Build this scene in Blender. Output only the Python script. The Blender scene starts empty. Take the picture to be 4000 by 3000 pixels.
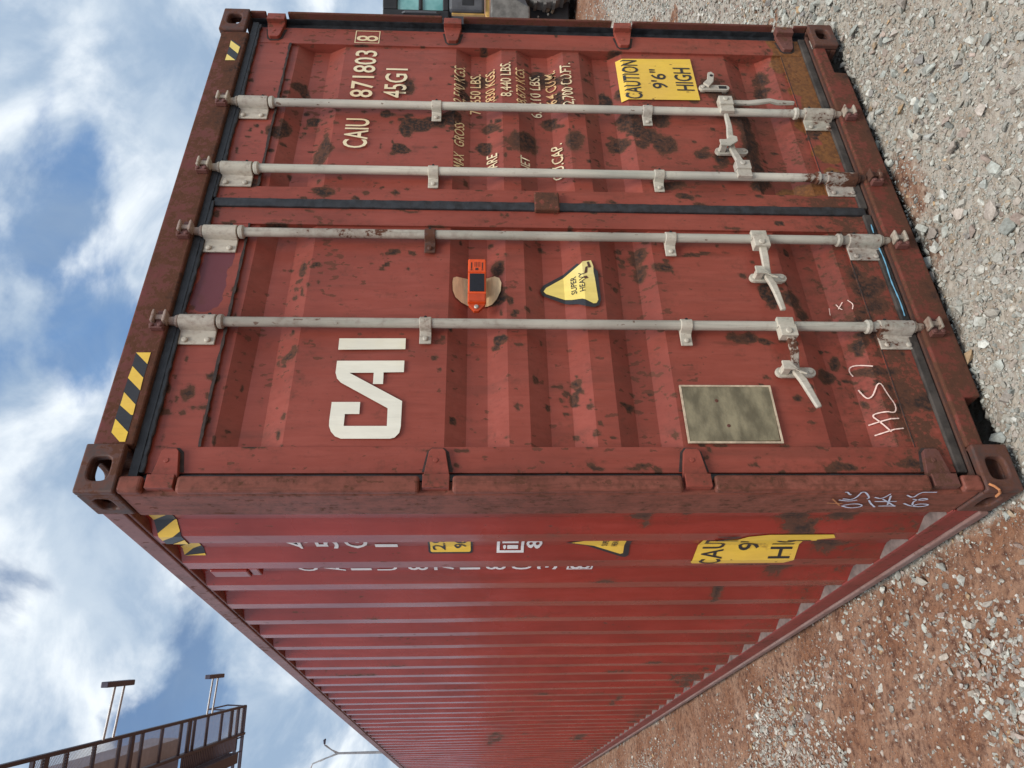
import bpy, bmesh, math, random
import numpy as np
from mathutils import Vector, Matrix

random.seed(7)
rng = np.random.default_rng(11)
S = bpy.context.scene
C = S.collection

# ------------------------------------------------------------------ camera (phone held sideways: picture is turned 90 degrees)
YAW, PITCH, ROLL = 0.551, -0.0466, -0.0045
CAM = Vector((-0.8774, -2.046, 1.7055))
fw = Vector((math.sin(YAW)*math.cos(PITCH), math.cos(YAW)*math.cos(PITCH), math.sin(PITCH)))
rt0 = Vector((math.cos(YAW), -math.sin(YAW), 0))
dn0 = fw.cross(rt0)
rt = rt0*math.cos(ROLL) + dn0*math.sin(ROLL)
dn = dn0*math.cos(ROLL) - rt0*math.sin(ROLL)
cam = bpy.data.objects.new('camera', bpy.data.cameras.new('camera'))
C.objects.link(cam)
m = Matrix.Identity(4)
for i in range(3):
    m[i][0], m[i][1], m[i][2], m[i][3] = dn[i], rt[i], -fw[i], CAM[i]
cam.matrix_world = m
cam.data.sensor_width = 36
cam.data.lens = 2857.0/4000*36
cam.data.clip_start = 0.05
cam.data.clip_end = 4000
S.camera = cam

# ------------------------------------------------------------------ sky, sun, exposure
SUN_DIR = Vector((-0.28, -0.55, 1.25)).normalized()
SUN_EL = math.asin(SUN_DIR.z)
SUN_AZ = math.atan2(SUN_DIR.x, SUN_DIR.y)
W = bpy.data.worlds.new('World'); S.world = W
W.use_nodes = True
nt = W.node_tree; N = nt.nodes; L = nt.links
N.clear()
def wn(t, **k):
    n = N.new(t)
    for a, b in k.items(): setattr(n, a, b)
    return n
out = wn('ShaderNodeOutputWorld'); bg = wn('ShaderNodeBackground')
sky = wn('ShaderNodeTexSky', sky_type='NISHITA', sun_disc=False)
sky.sun_elevation = SUN_EL; sky.sun_rotation = SUN_AZ
sky.air_density = 1.0; sky.dust_density = 1.0; sky.ozone_density = 1.3
tc = wn('ShaderNodeTexCoord')
sep = wn('ShaderNodeSeparateXYZ'); L.new(tc.outputs['Generated'], sep.inputs[0])
zz = wn('ShaderNodeMath', operation='MAXIMUM'); L.new(sep.outputs['Z'], zz.inputs[0]); zz.inputs[1].default_value = 0.0
za = wn('ShaderNodeMath', operation='ADD'); L.new(zz.outputs[0], za.inputs[0]); za.inputs[1].default_value = 0.62
dx = wn('ShaderNodeMath', operation='DIVIDE'); L.new(sep.outputs['X'], dx.inputs[0]); L.new(za.outputs[0], dx.inputs[1])
dy = wn('ShaderNodeMath', operation='DIVIDE'); L.new(sep.outputs['Y'], dy.inputs[0]); L.new(za.outputs[0], dy.inputs[1])
cb = wn('ShaderNodeCombineXYZ'); L.new(dx.outputs[0], cb.inputs[0]); L.new(dy.outputs[0], cb.inputs[1])
def noise(vec, scale, detail, rough, dist=0.0, off=(0,0,0)):
    mp = wn('ShaderNodeMapping'); mp.inputs['Location'].default_value = off
    L.new(vec, mp.inputs['Vector'])
    n = wn('ShaderNodeTexNoise'); n.inputs['Scale'].default_value = scale
    n.inputs['Detail'].default_value = detail; n.inputs['Roughness'].default_value = rough
    n.inputs['Distortion'].default_value = dist
    L.new(mp.outputs[0], n.inputs['Vector'])
    return n.outputs['Fac']
def ramp(fac, a, b):
    r = wn('ShaderNodeMapRange', interpolation_type='SMOOTHSTEP')
    r.inputs['From Min'].default_value = a; r.inputs['From Max'].default_value = b
    L.new(fac, r.inputs['Value']); return r.outputs[0]
def mixc(fac, a, b):
    x = wn('ShaderNodeMix', data_type='RGBA')
    if isinstance(fac, float): x.inputs[0].default_value = fac
    else: L.new(fac, x.inputs[0])
    for i, c in ((6, a), (7, b)):
        if isinstance(c, tuple): x.inputs[i].default_value = (*c, 1)
        else: L.new(c, x.inputs[i])
    return x.outputs[2]
big = ramp(noise(cb.outputs[0], 2.9, 9, 0.55, 0.3, (6.6, 5.5, 0)), 0.37, 0.47)
thin = ramp(noise(cb.outputs[0], 1.1, 6, 0.5, 0.6, (7.7, 1.1, 0)), 0.36, 0.80)
puff = ramp(noise(cb.outputs[0], 4.8, 9, 0.56, 0.35, (2.2, 5.1, 0)), 0.44, 0.68)
wisp = ramp(noise(cb.outputs[0], 8.0, 8, 0.55, 0.5, (9.1, 4.4, 0)), 0.35, 0.75)
base = mixc(thin, sky.outputs[0], mixc(wisp, (1.8, 3.8, 7.3), (4.4, 6.0, 7.9)))
grey = mixc(puff, mixc(wisp, (3.0, 4.1, 5.6), (5.4, 6.3, 7.3)), (8.6, 9.1, 9.5))
col = mixc(big, base, grey)
L.new(col, bg.inputs['Color']); bg.inputs['Strength'].default_value = 0.095
L.new(bg.outputs[0], out.inputs[0])

sun = bpy.data.objects.new('sun', bpy.data.lights.new('sun', 'SUN'))
C.objects.link(sun)
sun.data.energy = 2.7; sun.data.angle = math.radians(30); sun.data.color = (1.0, 0.95, 0.88)
sun.rotation_euler = (-SUN_DIR).to_track_quat('-Z', 'Y').to_euler()
S.view_settings.view_transform = 'Standard'; S.view_settings.look = 'None'
S.view_settings.gamma = 1; S.view_settings.use_curve_mapping = False
S.view_settings.exposure = 0.30
S.render.engine = 'CYCLES'
S.cycles.max_bounces = 6; S.cycles.diffuse_bounces = 3; S.cycles.glossy_bounces = 3

# ------------------------------------------------------------------ measurements of the door end (metres)
D = {
 'RUST': [[1.763,2.418,0.03,0.026,1.0],[1.783,2.113,0.036,0.028,1.0],[1.565,2.038,0.031,0.032,1.0],[1.705,2.011,0.052,0.03,1.0],[1.721,1.963,0.039,0.048,1.0],[1.744,1.894,0.039,0.057,1.0],[1.771,1.825,0.046,0.044,1.0],[1.944,1.788,0.035,0.023,1.0],[1.613,1.676,0.035,0.032,1.0],[1.003,1.165,0.008,0.006,1.0],[1.924,1.345,0.046,0.027,1.0],[1.7,1.025,0.043,0.033,1.0],[0.619,1.621,0.022,0.025,1.0],[0.814,0.628,0.067,0.031,1.0],[1.715,0.245,0.03,0.03,1.0],[1.935,1.135,0.077,0.032,1.0],[1.55,2.359,0.103,0.042,0.72],[1.607,2.352,0.062,0.029,0.72],[1.974,2.015,0.056,0.036,0.72],[2.062,1.696,0.055,0.035,0.72],[2.025,1.779,0.036,0.023,0.72],[1.74,1.655,0.033,0.048,0.72],[2.105,1.441,0.044,0.033,0.72],[2.083,1.4,0.052,0.037,0.72],[2.049,1.331,0.037,0.033,0.72],[1.77,1.394,0.033,0.04,0.72],[1.97,1.048,0.057,0.042,0.72],[1.778,1.037,0.074,0.059,0.72],[1.639,1.102,0.045,0.04,0.72],[1.618,1.014,0.032,0.035,0.72],[1.782,0.914,0.047,0.059,0.72],[1.678,0.967,0.058,0.062,0.72],[1.621,0.914,0.076,0.053,0.72],[2.018,0.637,0.094,0.048,0.72],[1.917,0.739,0.042,0.028,0.72],[1.954,0.595,0.078,0.052,0.72],[1.813,0.546,0.115,0.051,0.72],[1.632,0.536,0.146,0.049,0.72],[1.456,0.525,0.102,0.044,0.72],[2.122,0.39,0.053,0.044,0.72],[2.02,0.4,0.058,0.024,0.72],[1.562,0.753,0.031,0.04,0.72],[1.37,0.918,0.029,0.076,0.72],[1.305,0.87,0.023,0.042,0.72],[1.379,0.55,0.041,0.043,0.72],[1.527,0.679,0.043,0.035,0.72],[0.915,2.358,0.039,0.018,0.72],[0.8,2.335,0.023,0.011,0.72],[0.372,2.655,0.027,0.026,0.72],[0.311,2.632,0.011,0.015,0.72],[0.539,2.353,0.025,0.024,0.72],[0.938,1.629,0.035,0.031,0.72],[0.812,1.635,0.033,0.019,0.72],[0.784,1.64,0.023,0.03,0.72],[0.524,1.856,0.017,0.017,0.72],[0.429,1.364,0.02,0.024,0.72],[0.36,1.384,0.018,0.017,0.72],[0.393,1.357,0.016,0.014,0.72],[0.338,1.381,0.012,0.015,0.72],[1.009,1.093,0.041,0.043,0.72],[0.924,1.093,0.045,0.035,0.72],[0.936,1.002,0.02,0.039,0.72],[0.618,0.753,0.031,0.056,0.72],[0.598,0.681,0.026,0.03,0.72],[1.008,0.877,0.01,0.084,0.72],[0.798,0.544,0.043,0.035,0.72],[0.738,0.514,0.028,0.027,0.72],[0.476,0.485,0.038,0.044,0.72],[0.378,0.623,0.02,0.025,0.72],[0.531,0.438,0.022,0.018,0.72],[0.339,1.183,0.014,0.017,0.72],[0.184,0.973,0.007,0.012,0.72],[0.098,1.187,0.011,0.046,0.72],[0.099,1.339,0.011,0.032,0.72],[0.098,0.547,0.014,0.057,0.72],[0.111,0.309,0.018,0.051,0.72],[0.846,0.231,0.054,0.075,0.72],[0.925,0.263,0.03,0.024,0.72],[0.759,0.23,0.047,0.058,0.72],[0.473,0.312,0.025,0.091,0.72],[0.347,0.163,0.044,0.061,0.72],[0.694,0.318,0.023,0.031,0.72],[0.633,0.206,0.049,0.114,0.72],[0.581,0.34,0.035,0.037,0.72],[0.101,0.806,0.005,0.01,0.72],[0.988,2.024,0.013,0.015,0.72],[0.942,2.042,0.01,0.011,0.72],[0.217,1.318,0.007,0.017,0.72],[1.639,1.301,0.064,0.044,0.72],[1.632,1.519,0.07,0.074,0.72],[0.102,1.766,0.007,0.016,0.72],[1.305,2.318,0.034,0.052,0.72],[1.333,2.101,0.011,0.02,0.72],[1.959,2.513,0.035,0.031,0.72],[1.934,2.479,0.028,0.022,0.72],[1.767,2.409,0.026,0.017,0.72],[1.85,2.637,0.04,0.022,0.72],[1.658,2.569,0.032,0.038,0.72],[1.674,2.533,0.063,0.03,0.72],[1.342,2.612,0.023,0.04,0.72]],
 'OCHRE': [[2.36,0.239,0.089,0.086,1.0],[2.224,0.183,0.116,0.1,1.0],[2.103,0.174,0.105,0.098,1.0],[2.002,0.187,0.073,0.087,1.0],[2.444,0.198,0.058,0.041,1.0],[1.786,0.217,0.075,0.084,1.0],[1.672,0.173,0.065,0.059,1.0],[1.577,0.203,0.051,0.081,1.0],[1.464,0.216,0.037,0.044,1.0],[1.37,0.357,0.041,0.108,1.0],[1.365,0.241,0.035,0.087,1.0],[1.904,0.178,0.071,0.071,1.0],[2.22,0.292,0.078,0.03,1.0]],
 'MAUVE': [[0.91,2.675,0.081,0.04,1.0],[0.813,2.665,0.087,0.047,1.0],[0.867,2.642,0.139,0.029,1.0],[0.75,2.677,0.054,0.032,1.0],[0.989,2.622,0.035,0.015,1.0]],
 'SRUST': [[0.03,1.568,0.023,0.009,0.7],[0.306,1.138,0.048,0.025,0.7],[0.286,0.998,0.038,0.028,0.7],[0.334,0.594,0.091,0.066,0.7],[0.403,0.517,0.084,0.026,0.7],[0.313,0.438,0.049,0.044,0.7],[0.603,0.402,0.047,0.028,0.7],[0.593,0.352,0.059,0.032,0.7],[0.857,0.453,0.098,0.056,0.7],[3.305,0.254,0.161,0.147,0.7],[3.489,0.208,0.216,0.076,0.7],[4.301,0.578,0.277,0.042,0.7],[6.945,0.562,0.425,0.094,0.7],[6.798,1.497,0.517,0.112,0.7],[8.636,0.052,0.44,0.14,0.7],[7.259,1.54,0.451,0.059,0.7],[0.889,0.442,0.042,0.039,0.7],[1.225,0.618,0.084,0.024,0.7],[0.036,1.636,0.023,0.013,0.7]],
 'checkbox': [2.2649,2.347,2.1717,2.2858],
 'TEXT': [["CAIU",[1.5581,1.741,2.1718,2.273],"cream",0],["871803",[1.8825,2.216,2.1748,2.2741],"cream",0],["8",[2.279,2.3218,2.1773,2.2784],"cream",0],["45G1",[1.8843,2.0882,2.0281,2.1274],"cream",0],["32,500 KGS.",[1.843,2.1341,1.7707,1.8194],"ochrish",0],["71,650 LBS.",[1.8291,2.1095,1.6991,1.7472],"ochrish",0],["3,830 KGS.",[1.871,2.1249,1.6352,1.6783],"ochrish",0],["8,440 LBS.",[1.9114,2.157,1.5626,1.6104],"cream",0],["28,670 KGS.",[1.8475,2.1289,1.4985,1.5411],"ochrish",0],["63,210 LBS.",[1.8148,2.1087,1.4275,1.4763],"cream",0],["76.4 CU.M.",[1.8757,2.132,1.3559,1.4038],"ochrish",0],["2,700 CU.FT.",[1.8662,2.1607,1.2859,1.335],"cream",0],["MAX  GROSS",[1.4651,1.7467,1.7685,1.8107],"ochrish",0],["TARE",[1.4441,1.5606,1.6292,1.6733],"cream",0],["NET",[1.4477,1.5358,1.4926,1.5324],"cream",0],["CU.CAP.",[1.4226,1.6355,1.3517,1.3984],"cream",0],["CAUTION",[1.9112,2.1888,0.9712,1.0484],"black",0],["9'6\"",[1.9858,2.1251,0.8481,0.9205],"black",0],["HIGH",[1.9752,2.1401,0.7277,0.8095],"black",0],["SUPER",[0.809,0.8913,1.346,1.3581],"black",0],["HEAVY",[0.8131,0.9024,1.3167,1.3283],"black",0]],
 'CAI_I': [[0.5929,2.185],[0.595,1.9565],[0.5493,1.9556],[0.5455,2.1841]],
 'CAI_CA': [[0.5,2.1833],[0.5025,1.9561],[0.4558,1.9555],[0.4544,2.0233],[0.4082,2.0219],[0.4084,2.0553],[0.4528,2.056],[0.4519,2.1371],[0.3427,1.9548],[0.2476,1.9537],[0.2245,1.9572],[0.2078,1.9709],[0.2036,1.9853],[0.2034,2.1409],[0.2117,2.16],[0.2283,2.1746],[0.2493,2.1831],[0.2683,2.1844],[0.3383,2.1838],[0.3387,2.0913],[0.2934,2.0903],[0.2933,2.1369],[0.2494,2.1363],[0.2497,1.9984],[0.3154,2.0003],[0.4133,2.1621],[0.4291,2.1759],[0.452,2.1833]],
 'TRI_OUT': [[0.8354,1.4765],[0.8647,1.463],[0.9522,1.3333],[0.9435,1.3271],[0.9256,1.2722],[0.9071,1.2592],[0.7739,1.258],[0.748,1.2658],[0.7385,1.2853],[0.7428,1.3148],[0.7611,1.3415],[0.7702,1.369],[0.8163,1.4698]],
 'TRI_IN': [[0.8356,1.4633],[0.8527,1.4531],[0.9461,1.3191],[0.9538,1.3128],[0.9594,1.2812],[0.9318,1.2746],[0.9043,1.2759],[0.8699,1.2728],[0.7714,1.2685],[0.7561,1.2764],[0.7548,1.2877],[0.7802,1.3261],[0.788,1.3631],[0.8237,1.4544]],
 'ADH_A': [[0.8838,1.7428],[0.8848,1.7863],[0.8747,1.798],[0.8528,1.8005],[0.8149,1.7984],[0.7883,1.7886],[0.7726,1.7675],[0.7624,1.7415]],
 'ADH_B': [[0.8959,1.6773],[0.8947,1.6451],[0.88,1.6281],[0.8553,1.6207],[0.8172,1.6238],[0.7849,1.6376],[0.7661,1.6546],[0.7553,1.6776]],
 'DEV': [[0.941,1.7433],[0.7279,1.6777],[0.8687,1.7357],[0.783,1.6839],[0.7249,1.7121],[0.7068,1.7128]],
 'PLACARD': [[0.399,1.0172],[0.4026,0.7114],[0.196,0.7187],[0.191,1.0201]],
 'CAUTION': [[2.1984,1.0685],[2.2089,0.7152],[1.9119,0.713],[1.9066,1.0675]],
 'HAZ_L': [[[0.502,2.8352],[0.5024,2.7877],[0.4567,2.7882]],[[0.4482,2.8333],[0.4038,2.7887],[0.3557,2.787],[0.4027,2.8368]],[[0.349,2.8354],[0.3034,2.7888],[0.2657,2.7875],[0.2665,2.7941],[0.3007,2.8355]],[[0.2518,2.8376],[0.2049,2.7877],[0.1716,2.7881],[0.1716,2.8048],[0.2041,2.8376]]],
 'HAZ_LB': [[0.502,2.8352],[0.5024,2.7877],[0.1716,2.7881],[0.1716,2.8048],[0.2041,2.84]],
 'HAZ_R': [[[2.204,2.8289],[2.158,2.7812],[2.109,2.7815],[2.1578,2.8268]],[[2.1054,2.8282],[2.0623,2.7846],[2.0605,2.829]]],
 'HAZ_RB': [[2.204,2.8289],[2.2111,2.825],[2.165,2.7779],[2.0624,2.7826],[2.0605,2.829]],
 'CHALK': [[[0.2311,0.3777],[0.2377,0.3344],[0.2434,0.2892]],[[0.2726,0.3856],[0.278,0.3463],[0.2808,0.2936]],[[0.2333,0.3318],[0.2771,0.3525],[0.3073,0.3717],[0.3105,0.3367],[0.3016,0.3053],[0.3129,0.2939],[0.3355,0.2911],[0.3628,0.3011],[0.3904,0.3092],[0.4184,0.3153],[0.4183,0.3276],[0.3996,0.3371],[0.3764,0.3499],[0.3694,0.364],[0.3809,0.3729],[0.411,0.3828]],[[0.4677,0.3857],[0.4893,0.3943],[0.5063,0.3876],[0.5088,0.3703],[0.4993,0.3438],[0.4898,0.3236]]],
 'CHALK2': [[[0.7689,0.3953],[0.7367,0.3992]],[[0.78,0.3705],[0.7586,0.363],[0.7506,0.3564]],[[0.7574,0.3677],[0.783,0.35]],[[0.7859,0.3338],[0.7618,0.3206],[0.7418,0.3281]]],
 'SCRIB': [[[0.004,0.0709,0.55],[0.004,0.0806,0.51],[0.004,0.004,0.5129]],[[0.004,0.0802,0.559],[0.004,0.09,0.5208],[0.004,0.0807,0.4986]],[[0.004,0.1286,0.5286],[0.004,0.1486,0.4948],[0.004,0.139,0.4606],[0.004,0.1193,0.4638],[0.004,0.1094,0.497],[0.004,0.1237,0.525]],[[0.004,0.004,0.5658],[0.004,0.0338,0.5458],[0.004,0.0385,0.5363]],[[0.004,0.004,0.511],[0.004,0.0621,0.4658],[0.004,0.0714,0.4727]],[[0.004,0.0809,0.4608],[0.004,0.1098,0.4415],[0.004,0.1394,0.4141]],[[0.004,0.0298,0.4532],[0.004,0.0393,0.4096],[0.018,0.004,0.397]],[[0.004,0.0575,0.453],[0.004,0.0718,0.4236],[0.004,0.0301,0.4141]],[[0.004,0.0906,0.4373],[0.004,0.0928,0.4021],[0.004,0.0912,0.3649]],[[0.004,0.0718,0.4199],[0.004,0.1006,0.3868],[0.004,0.13,0.353]],[[0.004,0.0439,0.4073],[0.004,0.12,0.3811]],[[0.004,0.1296,0.4072],[0.004,0.1278,0.3811],[0.004,0.1301,0.3492]],[[0.004,0.0396,0.3571],[0.004,0.063,0.3262],[0.004,0.0215,0.3256],[0.0042,0.004,0.3016],[0.004,0.004,0.2734]],[[0.004,0.0725,0.3213],[0.004,0.0822,0.2858],[0.004,0.0728,0.268],[0.004,0.0632,0.2959],[0.004,0.0916,0.3113],[0.004,0.1207,0.298]],[[0.004,0.1058,0.3345],[0.004,0.1305,0.2987],[0.004,0.1358,0.2572],[0.004,0.1163,0.2407],[0.004,0.1091,0.283],[0.004,0.1305,0.2949]]],
 'SCRIBO': [[[0.004,0.0659,0.5858],[0.004,0.1236,0.5384]],[[0.004,0.1009,0.5898],[0.004,0.104,0.5639],[0.004,0.1052,0.5369]],[[0.004,0.0712,0.5067],[0.0105,0.004,0.5023]],[[0.004,0.004,0.4799],[0.0084,0.004,0.4625],[0.004,0.004,0.428]]],
}


# ------------------------------------------------------------------ materials
class MT:
    def __init__(s, name):
        s.m = bpy.data.materials.new(name); s.m.use_nodes = True
        s.t = s.m.node_tree; s.t.nodes.clear()
        s.out = s.n('ShaderNodeOutputMaterial'); s.b = s.n('ShaderNodeBsdfPrincipled')
        s.l(s.b.outputs[0], s.out.inputs[0])
        s.pos = s.n('ShaderNodeNewGeometry').outputs['Position']
    def n(s, t, **k):
        n = s.t.nodes.new(t)
        for a, b in k.items(): setattr(n, a, b)
        return n
    def l(s, a, b): s.t.links.new(a, b)
    def put(s, sock, v):
        if isinstance(v, (int, float)): sock.default_value = v
        elif isinstance(v, tuple): sock.default_value = (*v, 1) if len(v) == 3 and sock.type == 'RGBA' else v
        else: s.l(v, sock)
    def noise(s, scale, detail=4, rough=0.55, stretch=(1,1,1), off=(0,0,0), vec=None):
        mp = s.n('ShaderNodeMapping'); mp.inputs['Scale'].default_value = stretch; mp.inputs['Location'].default_value = off
        s.l(vec or s.pos, mp.inputs['Vector'])
        n = s.n('ShaderNodeTexNoise'); n.inputs['Scale'].default_value = scale
        n.inputs['Detail'].default_value = detail; n.inputs['Roughness'].default_value = rough
        s.l(mp.outputs[0], n.inputs['Vector']); return n.outputs['Fac']
    def math(s, op, a, b=0.0, c=None):
        n = s.n('ShaderNodeMath', operation=op); s.put(n.inputs[0], a); s.put(n.inputs[1], b)
        if c is not None: s.put(n.inputs[2], c)
        return n.outputs[0]
    def ramp(s, v, a, b, lo=0.0, hi=1.0):
        r = s.n('ShaderNodeMapRange', interpolation_type='SMOOTHSTEP')
        r.inputs['From Min'].default_value = a; r.inputs['From Max'].default_value = b
        r.inputs['To Min'].default_value = lo; r.inputs['To Max'].default_value = hi
        s.l(v, r.inputs['Value']); return r.outputs[0]
    def mix(s, f, a, b):
        x = s.n('ShaderNodeMix', data_type='RGBA'); s.put(x.inputs[0], f); s.put(x.inputs[6], a); s.put(x.inputs[7], b); return x.outputs[2]
    def attr(s, name):
        a = s.n('ShaderNodeAttribute'); a.attribute_name = name; return a
    def bump(s, h, strength=0.3, dist=0.002):
        b = s.n('ShaderNodeBump'); b.inputs['Strength'].default_value = strength; b.inputs['Distance'].default_value = dist
        s.l(h, b.inputs['Height']); s.l(b.outputs[0], s.b.inputs['Normal'])
    def set(s, col=None, rough=None, metal=None, spec=None):
        for k, v in (('Base Color', col), ('Roughness', rough), ('Metallic', metal), ('Specular IOR Level', spec)):
            if v is not None: s.put(s.b.inputs[k], v)
        return s.m

RUST_D, RUST_L = (0.024, 0.017, 0.0145), (0.105, 0.042, 0.024)
def painted(name, base, bias=0.0, streak=(1, 1, 0.12), rough=0.42, alt=None, spec=0.5, speck=0.60, stain=0.55, graincol=0.25, run=0.8, stw=0.16):
    if 'white_mark' in name or 'yellow' in name or 'black' in name or 'logo' in name or 'cream' in name: run = 0.15
    t = MT(name)
    wa = t.attr('wear'); w = t.n('ShaderNodeSeparateColor'); t.l(wa.outputs['Color'], w.inputs[0])
    n1 = t.noise(11, 7, 0.62); n2 = t.noise(70, 4, 0.6); n3 = t.noise(2.3, 4, 0.5)
    st = t.noise(34, 5, 0.65, streak, (3, 1, 2))
    n4 = t.noise(30, 5, 0.68, (1, 1, 0.7), (4, 4, 4))
    rv = t.math('MULTIPLY_ADD', n1, 0.75, t.math('MULTIPLY_ADD', n4, 0.75, -0.75 + bias))
    rv = t.math('ADD', rv, t.math('MULTIPLY', w.outputs[0], 0.95))
    rv = t.math('MULTIPLY_ADD', n2, 0.55, t.math('ADD', rv, -0.10))
    rv = t.math('MULTIPLY_ADD', st, stw, t.math('ADD', rv, 0.08-stw/2))           # worn along the brushing direction
    mask = t.ramp(rv, 0.545, 0.63); halo = t.ramp(rv, 0.28, 0.60); core = t.ramp(rv, 0.62, 0.92)
    sp = t.ramp(t.math('MULTIPLY_ADD', n3, 0.50, t.noise(46, 3, 0.5, (1, 1, 0.55), (5, 9, 1))), speck + 0.30, speck + 0.34)
    mask = t.math('MAXIMUM', mask, t.math('MULTIPLY', sp, 0.75))
    b2 = alt or tuple(min(1, c*0.72) for c in base)
    b3 = tuple(min(1, c*1.18 + 0.012) for c in base)
    c = t.mix(t.math('MULTIPLY', t.ramp(st, 0.35, 0.7), 0.55), base, b3)
    c = t.mix(t.math('MULTIPLY', t.ramp(n3, 0.4, 0.7), 0.75), c, b2)
    c = t.mix(t.math('MULTIPLY', t.ramp(t.noise(90, 3, 0.6, streak, (8, 2, 4)), 0.5, 0.75), graincol), c, tuple(x*0.55 for x in base))
    dr = t.math('MULTIPLY', t.ramp(t.noise(7, 6, 0.62, (1.6, 1.6, 0.16), (1, 7, 3)), 0.50, 0.74), 0.55)     # rain-washed dirt runs
    c = t.mix(t.math('MULTIPLY', dr, run), c, (base[0]*0.42+0.01, base[1]*0.55+0.008, base[2]*0.55+0.006))
    c = t.mix(t.ramp(t.math('MULTIPLY_ADD', n1, 0.7, t.math('ADD', w.outputs[2], -0.2)), 0.45, 0.52), c, (0.150, 0.042, 0.050))
    c = t.mix(t.math('MULTIPLY', halo, stain), c, (0.12, 0.040, 0.024))
    c = t.mix(t.math('MULTIPLY', t.ramp(t.math('ADD', wa.outputs['Alpha'], t.math('MULTIPLY_ADD', st, 0.9, -0.45)), 0.25, 0.85), 0.62), c, (0.105, 0.034, 0.020))
    c = t.mix(mask, c, t.mix(t.math('MULTIPLY', core, t.ramp(n2, 0.66, 0.40)), RUST_L, RUST_D))
    oc = t.math('MULTIPLY_ADD', n1, 0.9, t.math('ADD', w.outputs[1], -0.35))
    c = t.mix(t.math('MULTIPLY', t.ramp(oc, 0.42, 0.50), t.math('MULTIPLY_ADD', core, -0.8, 1.0)), c, t.mix(t.ramp(n2, 0.35, 0.65), (0.225, 0.092, 0.030), (0.135, 0.056, 0.023)))
    r = t.math('MULTIPLY_ADD', n3, 0.22, rough - 0.10)
    r = t.math('ADD', r, t.math('MULTIPLY', mask, 0.4))
    h = t.math('ADD', t.math('MULTIPLY', mask, t.math('MULTIPLY_ADD', n2, 1.2, -0.9)), t.math('MULTIPLY', t.noise(6, 3, 0.5), 2.2))
    h = t.math('MULTIPLY_ADD', st, 0.14, h)
    t.bump(h, 0.45, 0.0035)
    return t.set(c, r, None, spec)
RED = (0.285, 0.063, 0.042)
M = {}
M['door_red'] = painted('door_red', RED, 0.0, spec=0.32)
M['side_red'] = painted('side_red', (0.285, 0.034, 0.024), -0.07, rough=0.27, speck=0.66, graincol=0.12)
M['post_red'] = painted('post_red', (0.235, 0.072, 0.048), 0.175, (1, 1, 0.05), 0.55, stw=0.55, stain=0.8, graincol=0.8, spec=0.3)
M['post_shaded'] = painted('post_shaded', (0.14, 0.045, 0.036), 0.26, (1, 1, 0.035), 0.6, stain=0.8, graincol=0.8, spec=0.3)  # darker, rustier copy of post_red: shade painted into the right post
M['flange'] = painted('flange', (0.21, 0.115, 0.095), 0.05, (1, 0.06, 1), 0.7, alt=(0.26, 0.19, 0.17), stain=0.5, graincol=0.5)
M['frame_red'] = painted('frame_red', (0.155, 0.038, 0.034), 0.28, (0.3, 1, 1), 0.6, stain=0.8, graincol=0.6, spec=0.3)
M['sill_red'] = painted('sill_red', (0.22, 0.045, 0.033), 0.20, (0.25, 1, 1), 0.6, stain=0.7, graincol=0.5, spec=0.3)
M['rail_red'] = painted('rail_red', (0.25, 0.046, 0.036), 0.10, (1, 0.06, 1), 0.55, stw=0.4, graincol=0.4, spec=0.3)
M['toprail'] = painted('toprail', (0.24, 0.10, 0.09), 0.10, (1, 0.1, 1), 0.5)
M['casting'] = painted('casting', (0.062, 0.040, 0.034), 0.26, (1, 1, 1), 0.62, stain=0.8)
M['bar_white'] = painted('bar_white', (0.58, 0.54, 0.45), -0.02, (1, 1, 0.04), 0.5, alt=(0.36, 0.345, 0.31), speck=0.66, stain=0.35, graincol=0.55, spec=0.3)
M['bar_grey'] = painted('bar_grey', (0.47, 0.44, 0.37), -0.02, (1, 1, 0.04), 0.5, alt=(0.25, 0.22, 0.185), speck=0.66, stain=0.35, graincol=0.6, spec=0.3)
M['bracket'] = painted('bracket', (0.52, 0.475, 0.39), 0.05, (1, 1, 0.4), 0.5, alt=(0.38, 0.35, 0.31), speck=0.66, stain=0.4, graincol=0.45, spec=0.3)
M['cam'] = painted('cam', (0.42, 0.34, 0.28), 0.05, (1, 1, 1), 0.55, alt=(0.2, 0.1, 0.08), stain=0.5)
M['cam_pale'] = painted('cam_pale', (0.44, 0.38, 0.30), 0.05, (1, 1, 1), 0.55, alt=(0.28, 0.2, 0.15), stain=0.5)
M['keeper'] = painted('keeper', (0.15, 0.055, 0.045), 0.14, (1, 1, 1), 0.6)
M['rusty'] = painted('rusty', (0.07, 0.04, 0.03), 0.25, (1, 1, 1), 0.7)
M['cream'] = painted('cream', (0.80, 0.70, 0.47), -0.12, (1, 1, 0.12), 0.45, alt=(0.74, 0.53, 0.27), speck=0.7, stain=0.5, graincol=0.1)
M['logo'] = painted('logo', (0.80, 0.78, 0.66), -0.2, (1, 1, 0.12), 0.4, alt=(0.80, 0.69, 0.42), speck=0.8, stain=0.2, graincol=0.1)
M['ochrish'] = painted('ochrish', (0.78, 0.58, 0.30), -0.14, (1, 1, 0.12), 0.5, alt=(0.62, 0.30, 0.10), speck=0.68, stain=0.8)
M['white_mark'] = painted('white_mark', (0.80, 0.80, 0.80), -0.25, (1, 1, 0.12), 0.45, speck=0.8, graincol=0.05)
M['yellow'] = painted('yellow', (0.83, 0.55, 0.06), -0.22, (1, 1, 0.2), 0.4, alt=(0.74, 0.46, 0.10), speck=0.66, stain=0.5, graincol=0.15)
M['yellow_pale'] = painted('yellow_pale', (0.80, 0.62, 0.16), -0.20, (1, 1, 0.2), 0.45, alt=(0.80, 0.72, 0.38), speck=0.70, stain=0.5, graincol=0.1)
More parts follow.
